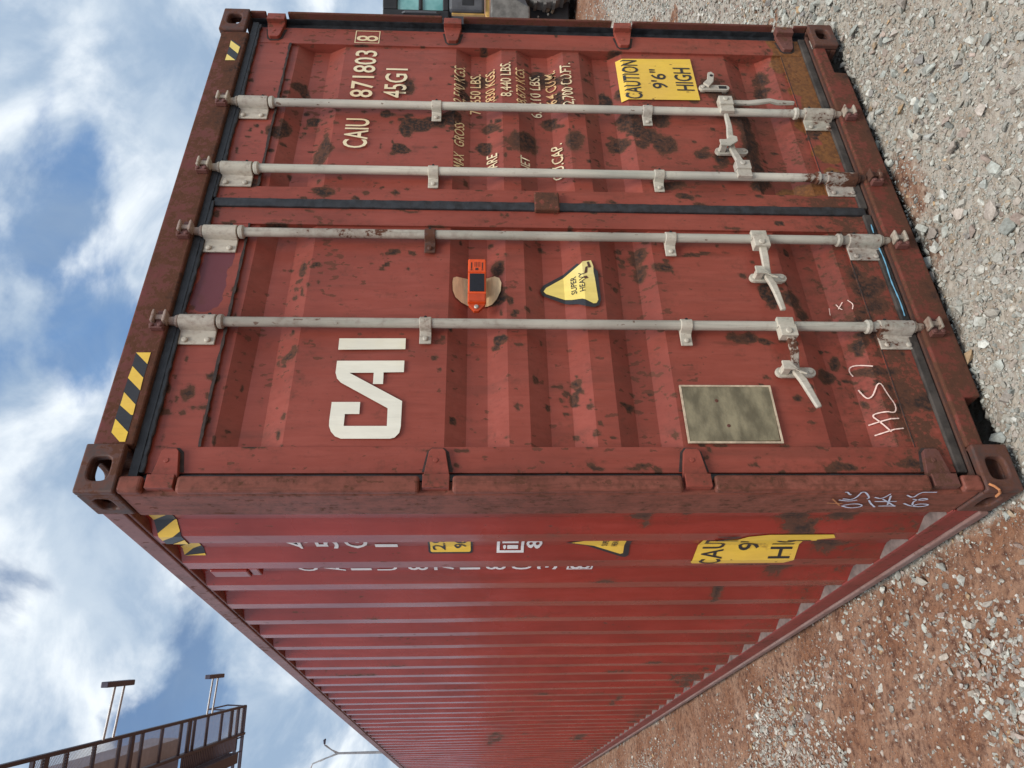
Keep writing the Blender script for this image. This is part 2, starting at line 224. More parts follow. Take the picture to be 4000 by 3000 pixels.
M['sticker_black'] = painted('sticker_black', (0.022, 0.022, 0.026), -0.3, (1, 1, 0.2), 0.4, alt=(0.03, 0.03, 0.035), speck=0.9)
def simple(name, col, rough=0.5, metal=0.0, var=0.35, scale=20, stretch=(1, 1, 1), bump=0.0, spec=0.5):
    t = MT(name)
    n = t.noise(scale, 5, 0.6, stretch)
    c = t.mix(t.ramp(n, 0.3, 0.7), tuple(x*(1-var) for x in col), tuple(min(1, x*(1+var*0.6)) for x in col))
    if bump: t.bump(t.noise(scale*3, 4, 0.6), bump, 0.003)
    return t.set(c, t.math('MULTIPLY_ADD', n, 0.2, rough - 0.1), metal, spec)
M['rubber'] = simple('rubber', (0.022, 0.024, 0.028), 0.5, 0, 0.5, 30, (1, 1, 1), 0.4)
M['seal_dusty'] = simple('seal_dusty', (0.055, 0.045, 0.038), 0.75, 0, 0.6, 14, (1, 1, 1), 0.4)
M['dark'] = simple('dark', (0.012, 0.012, 0.013), 0.8)
M['bolt'] = simple('bolt', (0.45, 0.43, 0.38), 0.45, 0.3)
M['placard'] = simple('placard', (0.27, 0.235, 0.15), 0.5, 0.25, 0.45, 18, (0.5, 1, 1), 0.5)
M['placard_edge'] = simple('placard_edge', (0.62, 0.50, 0.36), 0.5, 0.2, 0.3, 40)
M['orange'] = simple('orange', (0.72, 0.085, 0.014), 0.38, 0, 0.12, 30)
M['orange_dark'] = simple('orange_dark', (0.52, 0.06, 0.012), 0.42, 0, 0.12, 30)
M['solar'] = simple('solar', (0.008, 0.010, 0.016), 0.22, 0, 0.2, 90)
M['print'] = simple('print', (0.05, 0.02, 0.015), 0.5)
M['adhesive'] = simple('adhesive', (0.84, 0.62, 0.36), 0.7, 0, 0.32, 22, (0.25, 1, 1), 0.3)
M['sealant'] = simple('sealant', (0.045, 0.030, 0.026), 0.8, 0, 0.4, 50, (1, 1, 1), 0.4)
M['chalk'] = simple('chalk', (0.80, 0.58, 0.50), 0.9, 0, 0.15, 50)
M['chalk_blue'] = simple('chalk_blue', (0.58, 0.62, 0.74), 0.9, 0, 0.2, 50)
M['chalk_orange'] = simple('chalk_orange', (0.50, 0.20, 0.08), 0.9, 0, 0.2, 50)
M['dust'] = simple('dust', (0.175, 0.13, 0.115), 0.85, 0, 0.4, 18, (1, 1, 1), 0.3)
M['crane_steel'] = simple('crane_steel', (0.046, 0.036, 0.056), 0.55, 0, 0.3, 2)
M['crane_girder'] = simple('crane_girder', (0.30, 0.32, 0.42), 0.5, 0, 0.2, 0.6)
M['galv'] = simple('galv', (0.42, 0.42, 0.42), 0.45, 0.4, 0.2, 4)
M['lamp_body'] = simple('lamp_body', (0.075, 0.068, 0.10), 0.5, 0.2, 0.2, 4)
M['plant_grey'] = simple('plant_grey', (0.085, 0.088, 0.095), 0.5, 0, 0.25, 5)
M['plant_mud'] = simple('plant_mud', (0.17, 0.165, 0.150), 0.75, 0, 0.4, 7, (1, 1, 1), 0.4)
M['plant_black'] = simple('plant_black', (0.016, 0.017, 0.019), 0.5, 0, 0.3, 6)
M['plant_yellow'] = simple('plant_yellow', (0.60, 0.36, 0.10), 0.45, 0, 0.2, 8)
M['mud'] = simple('mud', (0.19, 0.15, 0.105), 0.9, 0, 0.4, 10, (1, 1, 1), 0.7)
t = MT('teal_glass'); t.set(t.mix(t.ramp(t.noise(2.2, 3), 0.35, 0.65), (0.10, 0.30, 0.29), (0.26, 0.52, 0.50)), 0.08, 0.0, 0.8); M['teal_glass'] = t.m

def vnoise(x, y, seed, sc):
    r = np.random.default_rng(seed); g = r.random((64, 64))
    u, v = x*sc, y*sc; i, j = np.floor(u).astype(int), np.floor(v).astype(int); a, b = u-i, v-j
    a = a*a*(3-2*a); b = b*b*(3-2*b)
    G = lambda p, q: g[p % 64, q % 64]
    return (G(i, j)*(1-a)+G(i+1, j)*a)*(1-b) + (G(i, j+1)*(1-a)+G(i+1, j+1)*a)*b
# ------------------------------------------------------------------ wear (where paint has gone) computed at the vertices
def patches(P, A, warp=1.0, hard=1.7):
    w = np.zeros(len(P)); P = P + warp*(0.030*np.stack([vnoise(P[:, 0], P[:, 1], 61, 16)-0.5, vnoise(P[:, 0], P[:, 1], 62, 16)-0.5], 1) + 0.014*np.stack([vnoise(P[:, 0], P[:, 1], 63, 45)-0.5, vnoise(P[:, 0], P[:, 1], 64, 45)-0.5], 1))
    for (a, b, ra, rb, s) in A:
        near = np.abs(P[:, 0]-a) < 1.3*ra
        if not near.any(): continue
        d = np.sqrt(((P[:, 0]-a)/ra)**2 + ((P[:, 1]-b)/rb)**2)
        w = np.maximum(w, s*np.clip((1.25 - d)*hard, 0, 1))
    return w
_r = np.random.default_rng(19)
SCAB = []
for (a, b, ra, rb, st_) in D['RUST']:
    for _ in range(4):
        SCAB.append((a+_r.normal()*(ra*1.1+0.02), b+_r.normal()*(rb*1.1+0.03), _r.uniform(0.005, 0.014), _r.uniform(0.006, 0.018), _r.uniform(0.5, 0.9)))
for _ in range(130):                                   # chips strung along the seams and in the folds
    zc_ = _r.choice([0.165, 0.27, 0.36, 0.52, 1.04, 1.21, 1.32, 1.50, 1.60, 1.78, 2.33, 2.50, 2.575, 2.70]); SCAB.append((_r.uniform(0.09, 2.36), zc_+_r.normal()*0.02, _r.uniform(0.005, 0.020), _r.uniform(0.005, 0.012), _r.uniform(0.5, 0.95)))
for _ in range(60):
    xc_ = _r.choice([0.172, 1.122, 1.20, 1.255, 1.322, 2.252]); SCAB.append((xc_+_r.normal()*0.008, _r.uniform(0.2, 2.7), _r.uniform(0.004, 0.008), _r.uniform(0.008, 0.045), _r.uniform(0.5, 0.95)))
RUNS = [(a+_r.normal()*ra*0.3, b-rb-0.05, max(0.010, ra*0.55), 0.07+rb, 0.8*st_) for (a, b, ra, rb, st_) in D['RUST']]
RUNS += [(x-0.05, z-0.16, 0.014, 0.14, 0.75) for x in (0.64, 1.054, 1.396, 1.798) for z in (1.888, 0.972)]
def wear_door(P):
    q = P[:, [0, 2]]
    r = patches(q, D['RUST'])
    edge = (0.42 - 0.25*((P[:, 0] > 1.3) & (P[:, 0] < 2.4)))*np.exp(-np.abs(P[:, 2]-0.24)/0.17) + 0.12*(P[:, 0] > 1.25)*np.exp(-np.abs(P[:, 2]-0.45)/0.45)
    r = np.where(r > 0.74, r*1.2, r*0.93)
    r = np.maximum(np.maximum(r, edge), patches(q, SCAB, 0.3)*0.85)
    return np.stack([r, patches(q, D['OCHRE']), patches(q, D['MAUVE']), patches(q, RUNS, 0.5, 0.8)], 1)
def wear_side(P):
    q = P[:, [1, 2]]
    r = patches(q, [(a, b, c_, d_, e*(1 if a < 2 else 0.68)) for a, b, c_, d_, e in D['SRUST']])
    r = np.maximum(r, 0.30*np.exp(-np.abs(P[:, 2]-0.2)/0.22))
    onedge = (np.abs(((P[:, 1]-Y0) % PIT)-0.0) < 0.03) | (np.abs(((P[:, 1]-Y0+0.072) % PIT)-0.0) < 0.02)
    r = np.maximum(r, onedge*np.clip((vnoise(P[:, 1]*4, P[:, 2], 41, 5.0)-0.66)*2.2, 0, 0.55))
    return np.stack([r, 0*r, 0*r], 1)
def wear_none(P): return np.zeros((len(P), 3))
def wear_bar(P):
    z = P[:, 2]; x = P[:, 0]
    r = 0.25*np.exp(-np.abs(z-0.25)/0.12) + 0.24*(np.abs(x-1.054) < 0.03)*np.exp(-((z-2.15)/0.35)**2) + 0.10*(np.abs(x-0.640) < 0.03)*(z > 1.5)
    o = np.where((np.abs(x-1.395) < 0.03) & (np.abs(z-0.36) < 0.045), 0.30, 0.0) + np.where((np.abs(x-1.395) < 0.03) & (z < 0.155), 0.4, 0.0)
    return np.stack([r + o, o*0.6, 0*r], 1)
def set_wear(o, fn):
    me = o.data; n = len(me.vertices)
    P = np.empty(n*3, 'f'); me.vertices.foreach_get('co', P); P = P.reshape(n, 3)
    w = fn(P)
    if w.shape[1] == 3: w = np.concatenate([w, np.zeros((n, 1))], 1)
    a = me.attributes.new('wear', 'FLOAT_COLOR', 'POINT')
    a.data.foreach_set('color', w.astype('f').ravel())

# ------------------------------------------------------------------ mesh helpers
class MB:
    def __init__(s): s.v = []; s.f = []
    def add(s, vs, fs):
        k = len(s.v); s.v += [tuple(v) for v in vs]; s.f += [tuple(i+k for i in f) for f in fs]; return s
    def box(s, x0, x1, y0, y1, z0, z1):
        return s.add([(x, y, z) for x in (x0, x1) for y in (y0, y1) for z in (z0, z1)],
                     [(0, 1, 3, 2), (4, 6, 7, 5), (0, 4, 5, 1), (2, 3, 7, 6), (0, 2, 6, 4), (1, 5, 7, 3)])
    def gbox(s, x0, x1, y0, y1, z0, z1, c=0.03):
        n = [max(1, int(round((b-a)/c))) for a, b in ((x0, x1), (y0, y1), (z0, z1))]
        L_ = [np.linspace(a, b, k+1) for (a, b), k in zip(((x0, x1), (y0, y1), (z0, z1)), n)]
        idx = {}
        def vid(i, j, k):
            if (i, j, k) not in idx:
                idx[(i, j, k)] = len(s.v); s.v.append((float(L_[0][i]), float(L_[1][j]), float(L_[2][k])))
            return idx[(i, j, k)]
        a, b, d = n
        for i in range(a):
            for j in range(b):
                s.f.append((vid(i, j, 0), vid(i, j+1, 0), vid(i+1, j+1, 0), vid(i+1, j, 0)))
                s.f.append((vid(i, j, d), vid(i+1, j, d), vid(i+1, j+1, d), vid(i, j+1, d)))
        for i in range(a):
            for k in range(d):
                s.f.append((vid(i, 0, k), vid(i+1, 0, k), vid(i+1, 0, k+1), vid(i, 0, k+1)))
                s.f.append((vid(i, b, k), vid(i, b, k+1), vid(i+1, b, k+1), vid(i+1, b, k)))
        for j in range(b):
            for k in range(d):
                s.f.append((vid(0, j, k), vid(0, j, k+1), vid(0, j+1, k+1), vid(0, j+1, k)))
                s.f.append((vid(a, j, k), vid(a, j+1, k), vid(a, j+1, k+1), vid(a, j, k+1)))
        return s
    def prism(s, pts, y0, y1):                      # outline in x,z (counter-clockwise seen from -y), extruded along y
        n = len(pts)
        vs = [(p[0], y0, p[1]) for p in pts] + [(p[0], y1, p[1]) for p in pts]
        return s.add(vs, [tuple(range(n)), tuple(range(2*n-1, n-1, -1))] + [(i, i+n, (i+1) % n+n, (i+1) % n) for i in range(n)])
    def tube(s, pts, r, n=14, cap=True):
        pts = [Vector(p) for p in pts]; rr = r if isinstance(r, (list, tuple)) else [r]*len(pts)
        k0 = len(s.v); up = None
        for i, p in enumerate(pts):
            d = (pts[min(i+1, len(pts)-1)] - pts[max(i-1, 0)]).normalized()
            if up is None: up = d.orthogonal().normalized()
            up = (up - d*up.dot(d)).normalized(); sd = d.cross(up)
            for j in range(n):
                a = 2*math.pi*j/n; s.v.append(tuple(p + (up*math.cos(a) + sd*math.sin(a))*rr[i]))
        for i in range(len(pts)-1):
            for j in range(n):
                a, b = k0+i*n+j, k0+i*n+(j+1) % n
                s.f.append((a, b, b+n, a+n))
        if cap:
            s.f.append(tuple(range(k0+n-1, k0-1, -1))); e = k0+(len(pts)-1)*n
            s.f.append(tuple(range(e, e+n)))
        return s
    def flatbar(s, pts, w, th):                     # bar bent in a plane facing -y; w across, th deep (lists allowed)
        n = len(pts); P = [Vector(p) for p in pts]
        w = w if isinstance(w, list) else [w]*n
        k0 = len(s.v)
        for i, p in enumerate(P):
            d = P[min(i+1, n-1)] - P[max(i-1, 0)]; d.normalize()
            sd = d.cross(Vector((0, 1, 0))).normalized(); up = Vector((0, 1, 0))
            for a, b in ((-1, -1), (1, -1), (1, 1), (-1, 1)):
                s.v.append(tuple(p + sd*a*w[i]/2 + up*b*th/2))
        for i in range(n-1):
            for j in range(4):
                a, b = k0+4*i+j, k0+4*i+(j+1) % 4
                s.f.append((a, b, b+4, a+4))
        s.f.append((k0+3, k0+2, k0+1, k0)); e = k0+4*(n-1); s.f.append((e, e+1, e+2, e+3))
        return s
    def bolt(s, x, y, z, r=0.011, h=0.009):
        return s.tube([(x, y, z), (x, y-h*0.6, z), (x, y-h, z)], [r, r, r*0.7], 10)
    def build(s, name, mat, parent=None, bevel=0.0, seg=2, smooth=False, wear=None, ang=35):
        me = bpy.data.meshes.new(name); me.from_pydata(s.v, [], s.f)
        bm = bmesh.new(); bm.from_mesh(me); bmesh.ops.recalc_face_normals(bm, faces=bm.faces); bm.to_mesh(me); bm.free()
        me.materials.append(M[mat] if isinstance(mat, str) else mat)
        o = bpy.data.objects.new(name, me); C.objects.link(o)
        if parent: o.parent = parent
        if bevel:
            b = o.modifiers.new('bevel', 'BEVEL'); b.width = bevel; b.segments = seg; b.limit_method = 'ANGLE'; b.angle_limit = math.radians(40)
        if smooth:
            me.polygons.foreach_set('use_smooth', [True]*len(me.polygons))
            try: me.set_sharp_from_angle(angle=math.radians(ang))
            except Exception: pass
        if wear: set_wear(o, wear)
        return o
def tag(o, label=None, cat=None, group=None, kind=None):
    for k, v in (('label', label), ('category', cat), ('group', group), ('kind', kind)):
        if v: o[k] = v
    return o
def empty(name, loc, label, cat, group=None):
    o = bpy.data.objects.new(name, None); C.objects.link(o); o.location = loc; o.empty_display_size = 0.3
    return tag(o, label, cat, group)

# ------------------------------------------------------------------ profiles
YD, YT = 0.052, 0.088                               # crest and trough of the door sheet
zt = lambda z: 1.7055 + (z-1.7055)*1.017
GROOVES = [(a, zt(b), zt(c), d) for a, b, c, d in ((2.540, 2.461, 2.390, 2.324), (1.813, 1.743, 1.673, 1.603), (1.533, 1.466, 1.391, 1.316),
                                                   (1.241, 1.182, 1.110, 1.038), (0.547, 0.487, 0.409, 0.322))]
zp, yp = [-1.0], [YD]
for a, b, c, d in reversed(GROOVES):
    zp += [d, c, b, a]; yp += [YD, YT, YT, YD]
zp.append(4.0); yp.append(YD)
def prof_door(z): return np.interp(z, zp, yp)
XC, XT, PIT, Y0 = 0.008, 0.044, 0.2899, 0.467       # side wall crest, trough, pitch, far edge of first crest
sp_y, sp_x = [0.0, 0.327], [XT, XT]
k = 0
while Y0 + PIT*k < 11.95:
    e = Y0 + PIT*k
    sp_y += [e-0.072, e, e+0.075, e+0.145]; sp_x += [XC, XC, XT, XT]; k += 1
sp_y.append(12.15); sp_x.append(XT)
def prof_side(y): return np.interp(y, sp_y, sp_x)

def conform(bm, which, off):
    """cut a flat shape (x = along, y = up) at the folds of the sheet and lay it on the sheet"""
    brk = zp[1:-1] if which == 'door' else sp_y[1:-1]
    for b in brk:
        no = (0, 1, 0) if which == 'door' else (1, 0, 0); co = (0, b, 0) if which == 'door' else (b, 0, 0)
        lo = [v.co.y if which == 'door' else v.co.x for v in bm.verts]
        if not lo or not (min(lo) < b < max(lo)): continue
        bmesh.ops.bisect_plane(bm, geom=bm.verts[:]+bm.edges[:]+bm.faces[:], plane_co=co, plane_no=no, dist=1e-6)
    for v in bm.verts:
        if which == 'door': v.co = Vector((v.co.x, float(prof_door(v.co.y))-off, v.co.y))
        elif which == 'flat': v.co = Vector((v.co.x, off, v.co.y))
        else: v.co = Vector((float(prof_side(v.co.x))-off, v.co.x, v.co.y))
def finish(bm, name, mat, parent, wear):
    bmesh.ops.recalc_face_normals(bm, faces=bm.faces)
    me = bpy.data.meshes.new(name); bm.to_mesh(me); bm.free(); me.materials.append(M[mat])
    o = bpy.data.objects.new(name, me); C.objects.link(o); o.parent = parent
    if wear: set_wear(o, wear)
    return o
def decal(name, polys, mat, parent, which='door', off=0.002, wear=None, thick=0.0):
    bm = bmesh.new()
    for p in polys:
        vs = [bm.verts.new((a, b, 0)) for a, b in p]; bm.faces.new(vs)
    bmesh.ops.remove_doubles(bm, verts=bm.verts[:], dist=1e-5)
    bmesh.ops.triangulate(bm, faces=bm.faces[:])
    if which in ('door', 'side'): conform(bm, which, off)
    else: conform(bm, 'flat', off) if False else [setattr(v, 'co', Vector((v.co.x, off, v.co.y))) for v in bm.verts]
    return finish(bm, name, mat, parent, wear)
def text_bm(s, bold=0.0):
    cu = bpy.data.curves.new('t', 'FONT'); cu.body = s; cu.size = 1; cu.resolution_u = 3; cu.offset = bold
    ob = bpy.data.objects.new('t', cu)
    me = bpy.data.meshes.new_from_object(ob)
    bm = bmesh.new(); bm.from_mesh(me)
    bpy.data.objects.remove(ob); bpy.data.curves.remove(cu); bpy.data.meshes.remove(me)
    bmesh.ops.triangulate(bm, faces=bm.faces[:])
    return bm
def lettering(s, box, mat, parent, which='door', off=0.002, bold=0.006, flip=False, wear=None, name='lettering'):
    bm = text_bm(s, bold)
    xs = [v.co.x for v in bm.verts]; ys = [v.co.y for v in bm.verts]
    a0, a1, b0, b1 = min(xs), max(xs), min(ys), max(ys)
    if '.' in s or ',' in s:                          # fit on the capitals, not on the comma's tail
        b0 = 0.0; b1 = 0.70
    for v in bm.verts:
        u = (v.co.x-a0)/(a1-a0); w = (v.co.y-b0)/(b1-b0)
        x = box[1]-u*(box[1]-box[0]) if flip else box[0]+u*(box[1]-box[0])
        v.co = Vector((x, box[2]+w*(box[3]-box[2]), 0))
    if which == 'door' or which == 'side': conform(bm, which, off)
    else:
        for v in bm.verts: v.co = Vector((v.co.x, off, v.co.y))
    return finish(bm, name, mat, parent, wear)
def ring(b):                                          # rectangle outline as four mitred strips (x0,x1,z0,z1,width)
    x0, x1, z0, z1, w = b
    o_ = [(x0, z0), (x1, z0), (x1, z1), (x0, z1)]; i_ = [(x0+w, z0+w), (x1-w, z0+w), (x1-w, z1-w), (x0+w, z1-w)]
    return [[o_[k], o_[(k+1) % 4], i_[(k+1) % 4], i_[k]] for k in range(4)]
def smooth_line(pts):
    P = [np.array(p, float) for p in pts]
    for _ in range(2):
        Q = [P[0]]
        for a, b in zip(P[:-1], P[1:]): Q += [a*0.75+b*0.25, a*0.25+b*0.75]
        Q.append(P[-1]); P = Q
    out = [P[0]]
    for p in P[1:]:
        if np.linalg.norm(p-out[-1]) > 0.0012: out.append(p)
    return out
def stroke(pts, w):                                   # hand-drawn line as one ribbon of quads
    P = smooth_line(pts); n = len(P); Lf, Rf = [], []
    for i, p in enumerate(P):
        d = P[min(i+1, n-1)]-P[max(i-1, 0)]; d = d/max(np.linalg.norm(d), 1e-9); s_ = np.array([-d[1], d[0]])*w/2*(0.75+0.35*math.sin(i*1.7)**2)
        Lf.append(tuple(p-s_)); Rf.append(tuple(p+s_))
    return [[Lf[i], Lf[i+1], Rf[i+1], Rf[i]] for i in range(n-1)]

# ================================================================== GROUND
def ground_z(x, y):
    h = -0.030 + 0.022*(vnoise(x, y, 1, 2.1)-0.5) + 0.016*(vnoise(x, y, 2, 6.0)-0.5) + 0.008*(vnoise(x, y, 3, 17)-0.5)
    far = np.clip((np.hypot(x-1, y)-8)/20, 0, 1)
    under = np.clip((y-0.05)/0.10, 0, 1)*np.clip((x-0.05)/0.10, 0, 1)*np.clip((2.40-x)/0.10, 0, 1)*np.clip((12.1-y)/0.1, 0, 1)
    return h - 0.09*under
def soilness(x, y):
    """1 = red earth, 0 = pale crushed stone"""
    n = vnoise(x, y, 5, 1.7)-0.5 + 0.5*(vnoise(x, y, 6, 5.3)-0.5)
    left = 1/(1+np.exp((x-0.02+0.10*n+0.10*np.clip(-y*1.5, 0, 1))*26))
    far = 1/(1+np.exp(-(np.hypot(x+0.88, y+2.05)-11.3+1.6*n)*1.4))
    patch = np.clip((n-0.22)*3.5, 0, 0.75)*np.clip((np.hypot(x+0.88, y+2.05)-2.5), 0, 1)
    sill = np.clip(1.25*np.exp(-((y+0.02-0.10*(n))/0.15)**2)*(0.38+1.3*n) + 0.0, 0, 0.62)*(x > 0.3)*(x < 2.6)
    return np.maximum(np.maximum(np.maximum(left, far), patch), sill)
def spaced(lo, hi, a, b, c):
    core = list(np.arange(a, b+c/2, c)); s_, x = c, b
    while x < hi: s_ *= 1.32; x = min(hi, x+s_); core.append(x)
    s_, x = c, a
    while x > lo: s_ *= 1.32; x = max(lo, x-s_); core.insert(0, x)
    return np.array(core)
gx = spaced(-900, 900, -2.2, 7.0, 0.05); gy = spaced(-900, 900, -2.2, 9.0, 0.05)
GX, GY = np.meshgrid(gx, gy, indexing='ij'); GZ = ground_z(GX, GY)
nx, ny = len(gx), len(gy)
def fast_mesh(name, V, F, mat, attrs=None, smooth=False):
    me = bpy.data.meshes.new(name); n = F.shape[1]
    me.vertices.add(len(V)); me.vertices.foreach_set('co', V.astype('f').ravel())
    me.loops.add(F.size); me.loops.foreach_set('vertex_index', F.astype('i').ravel())
    me.polygons.add(len(F)); me.polygons.foreach_set('loop_start', np.arange(0, F.size, n, dtype='i'))
    me.update(calc_edges=True)
    for k, a in (attrs or {}).items():
        at = me.attributes.new(k, 'FLOAT_COLOR', 'POINT'); at.data.foreach_set('color', a.astype('f').ravel())
    me.polygons.foreach_set('use_smooth', np.full(len(F), smooth))
    me.materials.append(mat); o = bpy.data.objects.new(name, me); C.objects.link(o); return o
I = np.arange(nx*ny).reshape(nx, ny)
F = np.stack([I[:-1, :-1], I[1:, :-1], I[1:, 1:], I[:-1, 1:]], -1).reshape(-1, 4)
V = np.stack([GX, GY, GZ], -1).reshape(-1, 3)
sl = soilness(V[:, 0], V[:, 1])
t = MT('ground')
so = t.attr('zone'); sw = t.n('ShaderNodeSeparateColor'); t.l(so.outputs['Color'], sw.inputs[0])
n1 = t.noise(3, 6, 0.6); n2 = t.noise(24, 5, 0.65); n3 = t.noise(140, 3, 0.6)
earth = t.mix(t.ramp(n1, 0.35, 0.65), (0.235, 0.115, 0.066), (0.335, 0.205, 0.138))
earth = t.mix(t.ramp(n2, 0.42, 0.70), earth, (0.095, 0.044, 0.030))
earth = t.mix(t.ramp(n3, 0.60, 0.72), earth, (0.42, 0.30, 0.22))
sand = t.mix(t.ramp(n2, 0.35, 0.7), (0.42, 0.375, 0.31), (0.28, 0.230, 0.18))
vo = t.n('ShaderNodeTexVoronoi'); vo.inputs['Scale'].default_value = 34; t.l(t.pos, vo.inputs['Vector'])
vs_ = t.n('ShaderNodeSeparateColor'); t.l(vo.outputs['Color'], vs_.inputs[0])
sand = t.mix(t.ramp(vs_.outputs[0], 0.45, 0.9), sand, (0.40, 0.37, 0.32))
zone = t.ramp(t.math('MULTIPLY_ADD', n2, 0.5, t.math('ADD', sw.outputs[0], -0.25)), 0.35, 0.65)
t.bump(t.math('ADD', t.math('MULTIPLY', n3, 0.5), t.math('MULTIPLY_ADD', vo.outputs['Distance'], -1.2, n2)), 0.8, 0.012)
gm = t.set(t.mix(zone, sand, earth), 0.95, 0, 0.15)
g = fast_mesh('ground', V, F, gm, {'zone': np.stack([sl, sl*0, sl*0, sl*0+1], 1)}, True)
tag(g, kind='structure')

# loose stones: convex chips of crushed rock
def chip(n):
    bm = bmesh.new()
    p = rng.normal(size=(n, 3)); p /= np.linalg.norm(p, axis=1)[:, None]
    p *= (rng.uniform(0.82, 1.0, (n, 1)))*np.array([1, rng.uniform(0.62, 0.95), rng.uniform(0.45, 0.75)])
    for q in p: bm.verts.new(q)
    r = bmesh.ops.convex_hull(bm, input=bm.verts[:])
    bmesh.ops.triangulate(bm, faces=bm.faces[:])
    bm.verts.index_update(); v = np.array([x.co[:] for x in bm.verts]); f = np.array([[x.index for x in a.verts] for a in bm.faces]); bm.free()
    return v, f
CHIPS = [chip(n) for n in [11, 12, 13, 14, 12, 13, 11, 14, 15, 12, 13, 14]]
MINI = [chip(n) for n in [6, 7, 7, 8]]
Rm = np.array([[rt[i] for i in range(3)], [dn[i] for i in range(3)], [fw[i] for i in range(3)]])
def in_view(x, y, mu=700, mv=900):
    q = (np.stack([x, y, 0*x], -1) - np.array(CAM)) @ Rm.T
    d = np.maximum(q[:, 2], 1e-3); u = 1500+2857*q[:, 0]/d; v = 2000+2857*q[:, 1]/d
    return (q[:, 2] > 0.6) & (u > -mu) & (u < 3000+mu) & (v < 4000+mv), q[:, 2]
def scatter(name, xs, ys, size, cols, shapes, label, flat=0.75, sink=0.25):
    n = len(xs); which = rng.integers(0, len(shapes), n)
    q = rng.normal(size=(n, 4)); q /= np.linalg.norm(q, axis=1)[:, None]
    w_, x_, y_, z_ = q.T
    RM = np.stack([np.stack([1-2*(y_*y_+z_*z_), 2*(x_*y_-z_*w_), 2*(x_*z_+y_*w_)], -1),
                   np.stack([2*(x_*y_+z_*w_), 1-2*(x_*x_+z_*z_), 2*(y_*z_-x_*w_)], -1),
                   np.stack([2*(x_*z_-y_*w_), 2*(y_*z_+x_*w_), 1-2*(x_*x_+y_*y_)], -1)], 1)
    gz = ground_z(xs, ys); VV, FF, CC = [], [], []; base = 0
    for k_, (v, f) in enumerate(shapes):
        idx = np.where(which == k_)[0]
        if not len(idx): continue
        P = np.einsum('nij,vj->nvi', RM[idx], v)*(size[idx]/2)[:, None, None]
        P[:, :, 2] *= flat
        P[:, :, 2] += (gz[idx] + size[idx]*flat*(0.5-sink)*0.75)[:, None]
        P[:, :, 0] += xs[idx][:, None]; P[:, :, 1] += ys[idx][:, None]
        VV.append(P.reshape(-1, 3)); FF.append((f[None] + (np.arange(len(idx))*len(v))[:, None, None] + base).reshape(-1, 3))
        CC.append(np.repeat(cols[idx], len(v), 0)); base += len(idx)*len(v)
    VV, FF, CC = np.concatenate(VV), np.concatenate(FF), np.concatenate(CC)
    o = fast_mesh(name, VV, FF, M['stone'], {'tint': np.concatenate([CC, np.ones((len(CC), 1))], 1)})
    tag(o, label, 'gravel', kind='stuff'); return o
t = MT('stone')
c = t.attr('tint').outputs['Color']; n2 = t.noise(85, 5, 0.65)
c2 = t.n('ShaderNodeMix', data_type='RGBA', blend_type='MULTIPLY'); c2.inputs[0].default_value = 1
t.l(c, c2.inputs[6]); t.l(t.mix(t.ramp(n2, 0.3, 0.7), (0.66, 0.64, 0.62), (1.0, 1.0, 1.0)), c2.inputs[7])
t.bump(n2, 0.5, 0.003); M['stone'] = t.set(c2.outputs[2], 0.85, 0, 0.25)
PAL = np.array([(0.50, 0.50, 0.46), (0.42, 0.43, 0.40), (0.58, 0.57, 0.53), (0.36, 0.37, 0.35), (0.50, 0.46, 0.41), (0.46, 0.40, 0.36),
                (0.48, 0.33, 0.20), (0.43, 0.34, 0.30), (0.64, 0.63, 0.60), (0.30, 0.28, 0.27)])
PW = np.array([.2, .18, .16, .12, .11, .07, .03, .05, .05, .03])
def colours(n, dirty=0.0, tone=(0.30, 0.155, 0.105)):
    c = PAL[rng.choice(len(PAL), n, p=PW)]*rng.uniform(0.78, 1.28, (n, 1))*np.array([0.985, 1.0, 0.965])
    d = np.clip(rng.normal(dirty, 0.22, (n, 1)), 0, 0.95) if dirty else 0
    return c*(1-d) + np.array(tone)*d
def clear(x, y):                                       # not under the container, apart from a little way in
    return (y < 0.14) | (x > 2.40) | (x < 0.03)
def field(n, x0, x1, y0, y1, dens, dmin=0, dmax=99):
    x = rng.uniform(x0, x1, n); y = rng.uniform(y0, y1, n)
    ok, d = in_view(x, y); ok &= clear(x, y) & (d >= dmin) & (d < dmax)
    x, y = x[ok], y[ok]; p = dens(x, y); k_ = rng.random(len(x)) < p
    return x[k_], y[k_]
cl = lambda x, y: vnoise(x, y, 9, 2.6)
gr = lambda x, y: (1-soilness(x, y))
x, y = field(int(7.0*3.6*5600), -0.6, 6.4, -2.2, 1.4, lambda x, y: np.clip(gr(x, y)*np.clip(cl(x, y)*2.0+0.15, 0.42, 1), 0, 1), 0, 5.0)
sz = np.clip(rng.lognormal(math.log(0.0150), 0.48, len(x)), 0.006, 0.060)
scatter('gravel', x, y, sz, colours(len(x), 0.28, (0.40, 0.36, 0.30)), CHIPS, 'pale grey crushed gravel heaped in front of the container doors')
x, y = field(int(7.0*3.6*4800), -0.6, 6.4, -2.2, 1.4, lambda x, y: np.clip(gr(x, y)*1.2, 0, 1), 0, 4.0)
scatter('gravel_chips', x, y, rng.uniform(0.005, 0.013, len(x)), colours(len(x), 0.35, (0.40, 0.36, 0.30)), MINI, 'fine chips and grit between the pale gravel stones', sink=0.2)
x, y = field(int(7.0*3.6*100), -0.3, 6.4, -2.2, 1.4, lambda x, y: np.clip(gr(x, y)*1.3*cl(x, y), 0, 1), 0, 5.0)
rng.integers(0, 2)
scatter('coarse_gravel', x, y, rng.uniform(0.045, 0.085, len(x)), colours(len(x)), CHIPS, 'larger broken stones lying on the pale grey gravel', sink=0.15)
